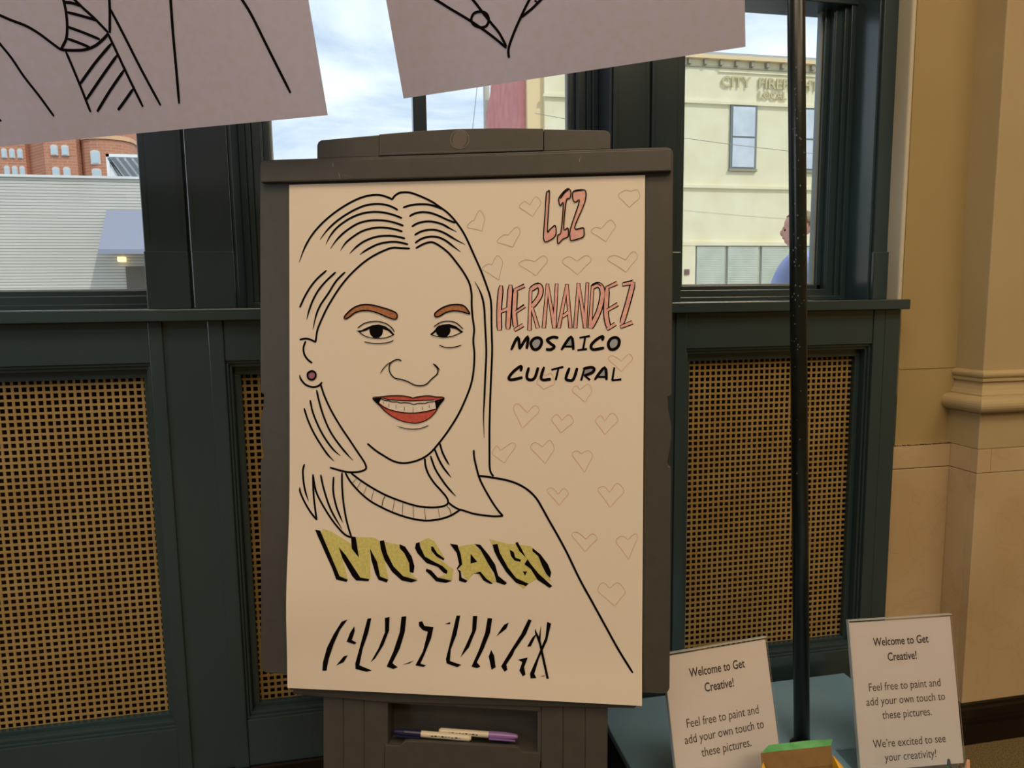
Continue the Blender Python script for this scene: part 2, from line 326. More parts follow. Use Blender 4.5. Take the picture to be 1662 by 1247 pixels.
# =====================================================================  OUTSIDE
box('ground', (-60, 60, 1.95, 90, -.12, -.02), mat('street_asphalt', (120, 118, 114), .9, (140, 138, 132), 3), kind='structure')
box('sidewalk', (-30, 30, 1.95, 6.2, -.02, 0), mat('pavement_concrete', (190, 186, 176), .9, (175, 170, 160), 4), kind='structure')
box('sidewalk', (-30, 40, 17, 22, -.02, .02), MATS['pavement_concrete'], kind='structure')
stucco = mat('cream_stucco', (240, 230, 196), .9, (232, 221, 182), 1.3, detail=8)
stucco2 = mat('tan_stucco', (232, 206, 158), .9)
stucco_dk = mat('dark_stucco', (160, 152, 130), .9)  # darker stucco tone for dentils, their band and the window sills
blind = mat('white_window_blind', (216, 222, 226), .25, (198, 206, 212), 2.2, detail=6)
wfr = mat('grey_window_frame', (120, 126, 122), .6)
cb = tag(empty('cream_building', loc=(14, 22, 0)), 'cream stucco two storey building with raised lettering seen through the right window', 'building')
def out(name, a, m_, p=None, bev=0): return rel(name, a, m_, p or cb, bev)
out('wall', (5.35, 24, 22, 29.2, 0, 9.05), stucco)
out('corner_strip', (4.83, 5.35, 22.15, 29.2, 0, 10), stucco2)
out('parapet', (5.35, 24, 21.9, 29.2, 9.05, 9.16), mat('grey_coping', (176, 178, 176), .7)); out('cornice', (5.35, 24, 21.8, 22.0, 8.93, 9.05), stucco2)
out('ledge', (5.3, 24, 21.9, 22.0, 7.55, 7.64), stucco); out('ledge', (5.3, 24, 21.9, 22, 4.86, 4.95), stucco); out('ledge', (5.3, 24, 21.88, 22, 2.98, 3.10), stucco); out('ledge', (11.2, 24, 21.94, 22, 8.57, 8.60), stucco)
for i in range(22): out('dentil', (9.0+i*.55, 9.0+i*.55+.09, 21.85, 22.0, 8.76, 8.93), stucco_dk)
bm = BM(); bx(bm, -5, 10, -.06, 0, 8.70, 8.75); obj('dentil_band', bm, stucco_dk, cb)
def win2(x0, x1, z0, z1):
    f = out('window', (x0, x1, 21.93, 22.02, z0, z1), wfr); 
    for a, b in ((z0+.06, (z0+z1)/2-.03), ((z0+z1)/2+.03, z1-.06)):
        bm = BM(); bx(bm, x0+.07-14, x1-.09-14, -.09, -.05, a, b); obj('sash', bm, blind, f)
    bm = BM(); bx(bm, x0-.03-14, x1+.03-14, -.10, 0, z0-.07, z0); obj('sill', bm, stucco_dk, f)
win2(11.65, 12.60, 5.5, 7.55); win2(14.0, 14.95, 5.5, 7.55); win2(8.9, 9.98, 5.5, 7.55); win2(6.6, 7.5, 5.5, 7.55)
# ground floor shop windows with lowered blinds
shop = mat('shop_blind', (205, 208, 190), .5, (190, 196, 176), 2)
out('pier', (9.85, 10.46, 21.9, 22.02, 0, 3.0), stucco)
for x0, x1 in ((10.5, 11.56), (11.63, 12.80), (12.88, 14.0), (14.08, 15.2), (8.6, 9.75)):
    f = out('shop_window', (x0, x1, 21.95, 22.02, .5, 2.98), mat('shop_frame', (150, 156, 156), .5)); bm = BM()
    for k in range(40): bx(bm, x0+.03-14, x1-.03-14, -.07-.004*(k % 2), -.05, .52+k*.061, .52+k*.061+.055)
    bm2 = obj('blind', bm, shop, f)
out('wall_plaque', (10.08, 10.24, 21.86, 21.9, 2.02, 2.2), mat('brown_plaque', (120, 92, 86), .6))
lm = mat('raised_letter_tan', (196, 184, 140), .8)  # letters a darker tan than the stucco
letters('CITY  FIREFIGHTERS', .47, lm, cb, (11.28-14, -.06, 8.12), 1.03)
letters('LOCAL      4', .34, lm, cb, (12.62-14, -.06, 7.79), .95)

wbm = brickmat('white_painted_brick', (222, 219, 208), (214, 211, 199), (170, 165, 152), 60, .077, .012)
wb = tag(empty('white_brick_building', loc=(-10, 20, 0)), 'low white painted brick building seen through the left window', 'building')
out('wall', (-30, -3.2, 20, 32, 0, 4.47), wbm, wb); out('coping', (-30, -3.1, 19.93, 32, 4.47, 4.53), mat('pale_coping', (225, 225, 220), .8), wb)
out('doorway', (-6.45, -5.3, 19.97, 20.05, 0, 2.24), mat('dark_doorway', (110, 104, 92), .7), wb)
lf = out('wall_light', (-6.58, -6.42, 19.82, 19.98, 2.36, 2.48), mat('lit_lamp', (255, 225, 160), .4, emit=1.6), wb)
aw = tag(empty('awning', loc=(-5.6, 20, 3.1)), 'grey blue fabric awning on the white brick wall', 'awning')
bm = BM(); q = [bm.verts.new(v) for v in ((-1.20, -.02, .58), (1.6, -.02, .58), (1.6, -.9, -.49), (-1.16, -.9, -.49), (-1.20, -.02, -.42), (1.6, -.02, -.42))]
bm.faces.new((q[0], q[1], q[2], q[3])); bm.faces.new((q[0], q[3], q[4])); bm.faces.new((q[1], q[5], q[2]))
obj('canvas', bm, mat('awning_canvas', (150, 154, 170), .8), aw, solid=.02)
bm = BM(); bx(bm, -1.16, 1.6, -.92, -.89, -.60, -.48); obj('valance', bm, MATS['awning_canvas'], aw)

rbm = brickmat('red_brick', (206, 140, 108), (198, 128, 98), (204, 166, 140), .5, .16, .02)
rb = tag(empty('red_brick_building', loc=(-17, 45, 0)), 'tall red brick building with arched windows far behind the white one', 'building')
def wallpoly(pts, z1, name='wall', m_=rbm):
    bm = BM(); a = [bm.verts.new((x+17, y-45, 0)) for x, y in pts]; b = [bm.verts.new((x+17, y-45, z1)) for x, y in pts]
    for i in range(len(pts)): j = (i+1) % len(pts); bm.faces.new((a[i], a[j], b[j], b[i]))
    bm.faces.new(b); return obj(name, bm, m_, rb)
wallpoly([(-30, 45), (-19.3, 45), (-19.3, 60), (-30, 60)], 15); wallpoly([(-19.3, 45.4), (-17.95, 44.05), (-16.3, 44.05), (-16.3, 60), (-19.3, 60)], 14)
bay = [(-16.35, 45.0)]+[(-14.95+1.35*sin(a), 44.9-1.0*cos(a)) for a in [R_(-90+i*20) for i in range(10)]]+[(-13.6, 60), (-16.3, 60)]
wallpoly(bay, 10.75); wallpoly([(x if x < -15 else x+.06, y-.08) for x, y in bay], 10.85, 'cornice', mat('pale_brick_cornice', (222, 176, 132), .8)).location.z = 0
rb.children[-1].scale = (1, 1, 1)
for k in rb.children:
    if k.name.startswith('cornice'):
        for v in k.data.vertices:
            if v.co.z < 5: v.co.z = 10.62
def rwin(x, z, w_=.55, h=.95, y=44.98):
    bm = BM(); pts = [(x-w_/2, z-h/2), (x+w_/2, z-h/2), (x+w_/2, z+h*.35)]+[(x+w_/2*cos(R_(a)), z+h*.35+.12*sin(R_(a))) for a in (30, 60, 90, 120, 150)]+[(x-w_/2, z+h*.35)]
    prism(bm, [(px+17, pz) for px, pz in pts], y-.06-45, y-45+.05); f = obj('window', bm, mat('pale_arched_surround', (214, 206, 200), .7), rb)
    bm = BM(); bx(bm, x+17-w_*.36, x+17+w_*.36, y-.09-45, y-45-.055, z-h*.42, z+h*.33); obj('pane', bm, mat('distant_pane', (190, 208, 216), .3), f)
for z in (10.0, 11.25)[:1]: pass
for z, xs in ((8.95, (-20.3, -19.9, -19.52)), (9.9, (-20.36, -19.96, -19.56))):
    for x in xs: rwin(x, z, .28, .5, 45)
for z in (8.75, 9.95):
    rwin(-17.4, z, .36, .55, 44.0); rwin(-16.85, z, .36, .55, 44.0)
rwin(-15.3, 8.70, .5, .55, 43.95); rwin(-15.3, 9.62, .5, .78, 43.95)
st = tag(empty('slatted_screen', loc=(-14.2, 40, 0)), 'white framed screen with diagonal dark slats above the white brick wall', 'screen')
wpaint = mat('white_steel', (238, 240, 238), .5)
bm = BM(); bx(bm, .75, 2.6, 0, .1, 8.9, 9.05); bx(bm, .75, .9, 0, .1, 0, 9.05); bx(bm, .9, 2.6, .08, .2, 7.5, 9.0); bx(bm, 2.45, 2.6, 0, .1, 0, 8.9); obj('frame', bm, wpaint, st)
for i in range(6):
    x = .62+i*.36; bm = BM(); prism(bm, [(max(.9, x), 8.86), (x+.2, 8.86), (x+1.05, 7.6), (x+.83, 7.6)], -.03, .07); obj('slat', bm, mat('dark_slat', (110, 118, 120), .5), st)

rw = tag(empty('red_wall', loc=(4.75, 25.8, 0)), 'pinkish red rendered wall with a broken top edge beside the cream building', 'wall')
bm = BM(); pr = [(-3.4, 0), (3.5, 0), (3.5, 9.0), (3.2, 9.0), (2.9, 9.25), (2.55, 9.3), (2.3, 9.55), (2.0, 9.6), (1.8, 9.8), (1.5, 9.85), (1.2, 10.1), (1.1, 12), (-3.4, 12)]
a = [bm.verts.new((-.09, y, z)) for y, z in pr]; b = [bm.verts.new((.07, y, z)) for y, z in pr]; bm.faces.new(a); bm.faces.new(b[::-1])
for i in range(len(pr)): j = (i+1) % len(pr); bm.faces.new((a[i], b[i], b[j], a[j]))
obj('wall', bm, mat('red_render', (226, 150, 142), .9, (214, 132, 128), 1.5), rw)
lp = tag(empty('utility_pole', loc=(4.74, 29.7, 0)), 'pale utility pole standing left of the red wall', 'pole')
bm = BM(); tube(bm, [(0, 0, 0), (0, 0, 11)], [.16, .13], 10); obj('shaft', bm, mat('pale_pole_paint', (196, 190, 178), .7), lp)
wirem = mat('wire_rubber', (150, 150, 140), .7)
def wire(name, a, b, sag, lab, r=.009):
    bm = BM(); A, B = Vector(a), Vector(b); tube(bm, [A.lerp(B, i/24)-Vector((0, 0, sag*4*(i/24)*(1-i/24))) for i in range(25)], r, 6)
    return tag(obj(name, bm, wirem), lab, 'wire')
wire('overhead_wire', (4.7, 20.5, 6.65), (22, 20.5, 5.6), .35, 'overhead wire crossing the cream facade below its upper windows')
wire('overhead_wire', (4.3, 28.36, 10.8), (2.2, 24, 0), .6, 'overhead wire dropping steeply left of the utility pole', .012)

# ---- passer-by outside
pm = empty('person', 'man in a light blue shirt walking left past the right window', 'person', (2.80, 4.32, 0)); pm.rotation_euler = (0, 0, -R_(32))
skinm = mat('ruddy_skin', (240, 186, 170), .6, (234, 168, 152), 12); shirt = mat('pale_blue_shirt', (168, 180, 226), .8, (158, 170, 218), 12, .1); trou = mat('dark_trousers', (52, 56, 72), .8); hairm = mat('grey_brown_hair', (168, 150, 126), .9, (146, 128, 104), 60, .3)
def skin(name, verts, edges, radii, m_, root=0, sub=2):
    me = bpy.data.meshes.new(name); me.from_pydata(verts, edges, []); o = bpy.data.objects.new(name, me); COL.objects.link(o)
    sk = o.modifiers.new('skin', 'SKIN'); sk.use_smooth_shade = True
    for i, r in enumerate(radii):
        rr = r if isinstance(r, tuple) else (r, r); me.skin_vertices[0].data[i].radius = rr; me.skin_vertices[0].data[i].use_root = (i == root)
    s = o.modifiers.new('sub', 'SUBSURF'); s.levels = sub; s.render_levels = sub
    bpy.context.view_layer.update(); m2 = bpy.data.meshes.new_from_object(o.evaluated_get(bpy.context.evaluated_depsgraph_get())); bpy.data.objects.remove(o)
    m2.name = name; m2.materials.clear(); m2.materials.append(m_); q = bpy.data.objects.new(name, m2); COL.objects.link(q); q.parent = pm
    for p in m2.polygons: p.use_smooth = True
    return q
V = [(0, 0, .96), (-.025, 0, 1.10), (-.03, 0, 1.26), (.02, 0, 1.42), (.0, 0, 1.50), (-.01, 0, 1.56), (-.008, 0, 1.62), (-.002, 0, 1.67), (-.095, 0, 1.60), (-.09, 0, 1.545),
     (.01, -.17, 1.41), (.06, -.22, 1.14), (-.03, -.24, .92), (-.05, -.24, .83), (.01, .17, 1.41), (-.0, .22, 1.14), (-.12, .23, .95), (-.15, .23, .87),
     (0, -.09, .88), (-.16, -.10, .50), (-.26, -.10, .09), (-.38, -.10, .045), (0, .09, .88), (.05, .10, .49), (.30, .10, .13), (.22, .10, .05)]
Eg = [(0, 1), (1, 2), (2, 3), (3, 4), (4, 5), (5, 6), (6, 7), (6, 8), (5, 9), (3, 10), (10, 11), (11, 12), (12, 13), (3, 14), (14, 15), (15, 16), (16, 17), (0, 18), (18, 19), (19, 20), (20, 21), (0, 22), (22, 23), (23, 24), (24, 25)]
Rr = [(.125, .125), (.14, .14), (.135, .14), (.08, .12), .055, .074, .097, .090, .016, .03, .05, .04, .03, .025, .05, .04, .03, .025, .085, .058, .036, .03, .085, .058, .036, .03]
body = bpy.data.objects.new('body', bpy.data.meshes.new('body')); COL.objects.link(body); body.parent = pm
def blob(bm, c, sx, sy, sz, seg=20):
    q = bmesh.ops.create_uvsphere(bm, u_segments=seg, v_segments=seg//2, radius=1)['verts']
    for v in q: v.co = Vector((v.co.x*sx+c[0], v.co.y*sy+c[1], v.co.z*sz+c[2]))
bm = BM(); r1 = lambda i: min(Rr[i]) if isinstance(Rr[i], tuple) else Rr[i]
def limb(ids, pre=None):
    P = ([pre[0]] if pre else [])+[V[i] for i in ids]; Q = ([pre[1]] if pre else [])+[r1(i)-(.04 if i < 3 else .006) for i in ids]; tube(bm, P, Q, 16)
limb([0, 1, 2, 3, 4, 5]); blob(bm, V[11], .04, .04, .04, 12); blob(bm, V[12], .032, .03, .045, 12); blob(bm, V[16], .036, .03, .06, 12); blob(bm, V[15], .04, .04, .04, 12); blob(bm, V[19], .054, .054, .06, 12); blob(bm, V[23], .054, .054, .06, 12); limb([10, 11, 12, 13], ((0, 0, 1.42), .05)); limb([14, 15, 16, 17], ((0, 0, 1.42), .05)); limb([18, 19, 20], ((0, -.03, .98), .08)); limb([22, 23, 24], ((0, .03, .98), .08))
blob(bm, (.010, 0, 1.655), .098, .076, .085); blob(bm, (-.018, 0, 1.598), .072, .064, .088); blob(bm, (-.050, 0, 1.548), .034, .032, .026)   # skull, face, chin
blob(bm, (-.096, 0, 1.600), .017, .012, .024, 12); blob(bm, (-.086, 0, 1.634), .012, .030, .010, 12); blob(bm, (-.085, 0, 1.566), .010, .022, .009, 12); blob(bm, (.0, 0, 1.52), .055, .052, .06, 14)
for hx, hy in ((-.05, -.24), (-.15, .23)):     # palm, four fingers and a thumb on each hand
    hz = .83 if hx > -.1 else .87; blob(bm, (hx, hy, hz-.01), .040, .017, .045, 12)
    for k, ln in enumerate((.062, .072, .068, .052)):
        x0 = hx-.028+.019*k; tube(bm, [(x0, hy, hz-.04), (x0-.004, hy+.006, hz-.04-ln*.55), (x0-.002, hy+.018*(1 if hy < 0 else -1), hz-.04-ln)], [.0095, .0085, .0065], 8)
    tube(bm, [(hx-.030, hy, hz+.012), (hx-.052, hy+.004, hz-.018), (hx-.056, hy+.010, hz-.045)], [.011, .0095, .008], 8)
bmesh.ops.recalc_face_normals(bm, faces=bm.faces); bm.to_mesh(body.data); bm.free()
rm = body.modifiers.new('remesh', 'REMESH'); rm.mode = 'VOXEL'; rm.voxel_size = .0055; rm.use_smooth_shade = True; cs = body.modifiers.new('soften', 'SMOOTH'); cs.iterations = 4; cs.factor = .5
bpy.context.view_layer.update(); mb = bpy.data.meshes.new_from_object(body.evaluated_get(bpy.context.evaluated_depsgraph_get())); body.modifiers.clear(); body.data = mb
if not mb.materials: mb.materials.append(skinm)
for p in mb.polygons: p.use_smooth = True
shoem = mat('brown_leather_shoe', (70, 48, 36), .4)
for pts, rr in (([(-.22, -.10, .055), (-.28, -.10, .050), (-.37, -.10, .032), (-.44, -.10, .026)], [.045, .050, .040, .026]), ([(.345, .10, .145), (.30, .10, .105), (.245, .10, .050), (.17, .10, .030)], [.034, .044, .045, .028])):
    bm = BM(); tube(bm, pts, rr, 14); obj('shoe', bm, shoem, pm, smooth=True)
sv = [0, 1, 2, 3, 10, 11, 12, 14, 15, 16]; ix = {v: i for i, v in enumerate(sv)}
skin('shirt', [V[i] for i in sv]+[(.0, 0, 1.485)], [(ix[a], ix[b]) for a, b in Eg if a in ix and b in ix]+[(3, 10)], [((Rr[i][0]+.022, Rr[i][1]+.02) if isinstance(Rr[i], tuple) else Rr[i]+.016) for i in sv]+[.066], shirt)
skin('trousers', [(0, 0, 1.03), (0, 0, .95), (0, -.085, .86), (-.16, -.10, .50), (-.26, -.10, .085), (0, .085, .86), (.05, .10, .49), (.31, .10, .13)], [(0, 1), (1, 2), (2, 3), (3, 4), (1, 5), (5, 6), (6, 7)], [.125, .12, .10, .076, .056, .10, .076, .056], trou, root=1)
bm = BM(); bmesh.ops.create_uvsphere(bm, u_segments=20, v_segments=12, radius=1)
bmesh.ops.delete(bm, geom=[v for v in bm.verts if v.co.z < -.05 + .62*max(0, -v.co.x) - .6*max(0, v.co.x)], context='VERTS')
for v in bm.verts: v.co = Vector((v.co.x*.102+.014, v.co.y*.082, v.co.z*.089+1.662))
obj('hair', bm, hairm, pm, solid=.01, smooth=True)
for s in (-1, 1):
    bm = BM(); bmesh.ops.create_uvsphere(bm, u_segments=8, v_segments=6, radius=1)
    for v in bm.verts: v.co = Vector((v.co.x*.018+.012, v.co.y*.01+s*.078, v.co.z*.03+1.605))
    obj('ear', bm, skinm, pm, smooth=True)
    bm = BM(); bmesh.ops.create_uvsphere(bm, u_segments=8, v_segments=6, radius=.007); bmesh.ops.translate(bm, verts=bm.verts, vec=(-.079, s*.030, 1.616)); obj('eye', bm, mat('eye_dark', (70, 56, 52), .8, spec=0), pm)
bm = BM(); bx(bm, -.096, -.088, -.018, .018, 1.5645, 1.5675); obj('mouth', bm, mat('mouth_line', (150, 80, 76), .6), pm)

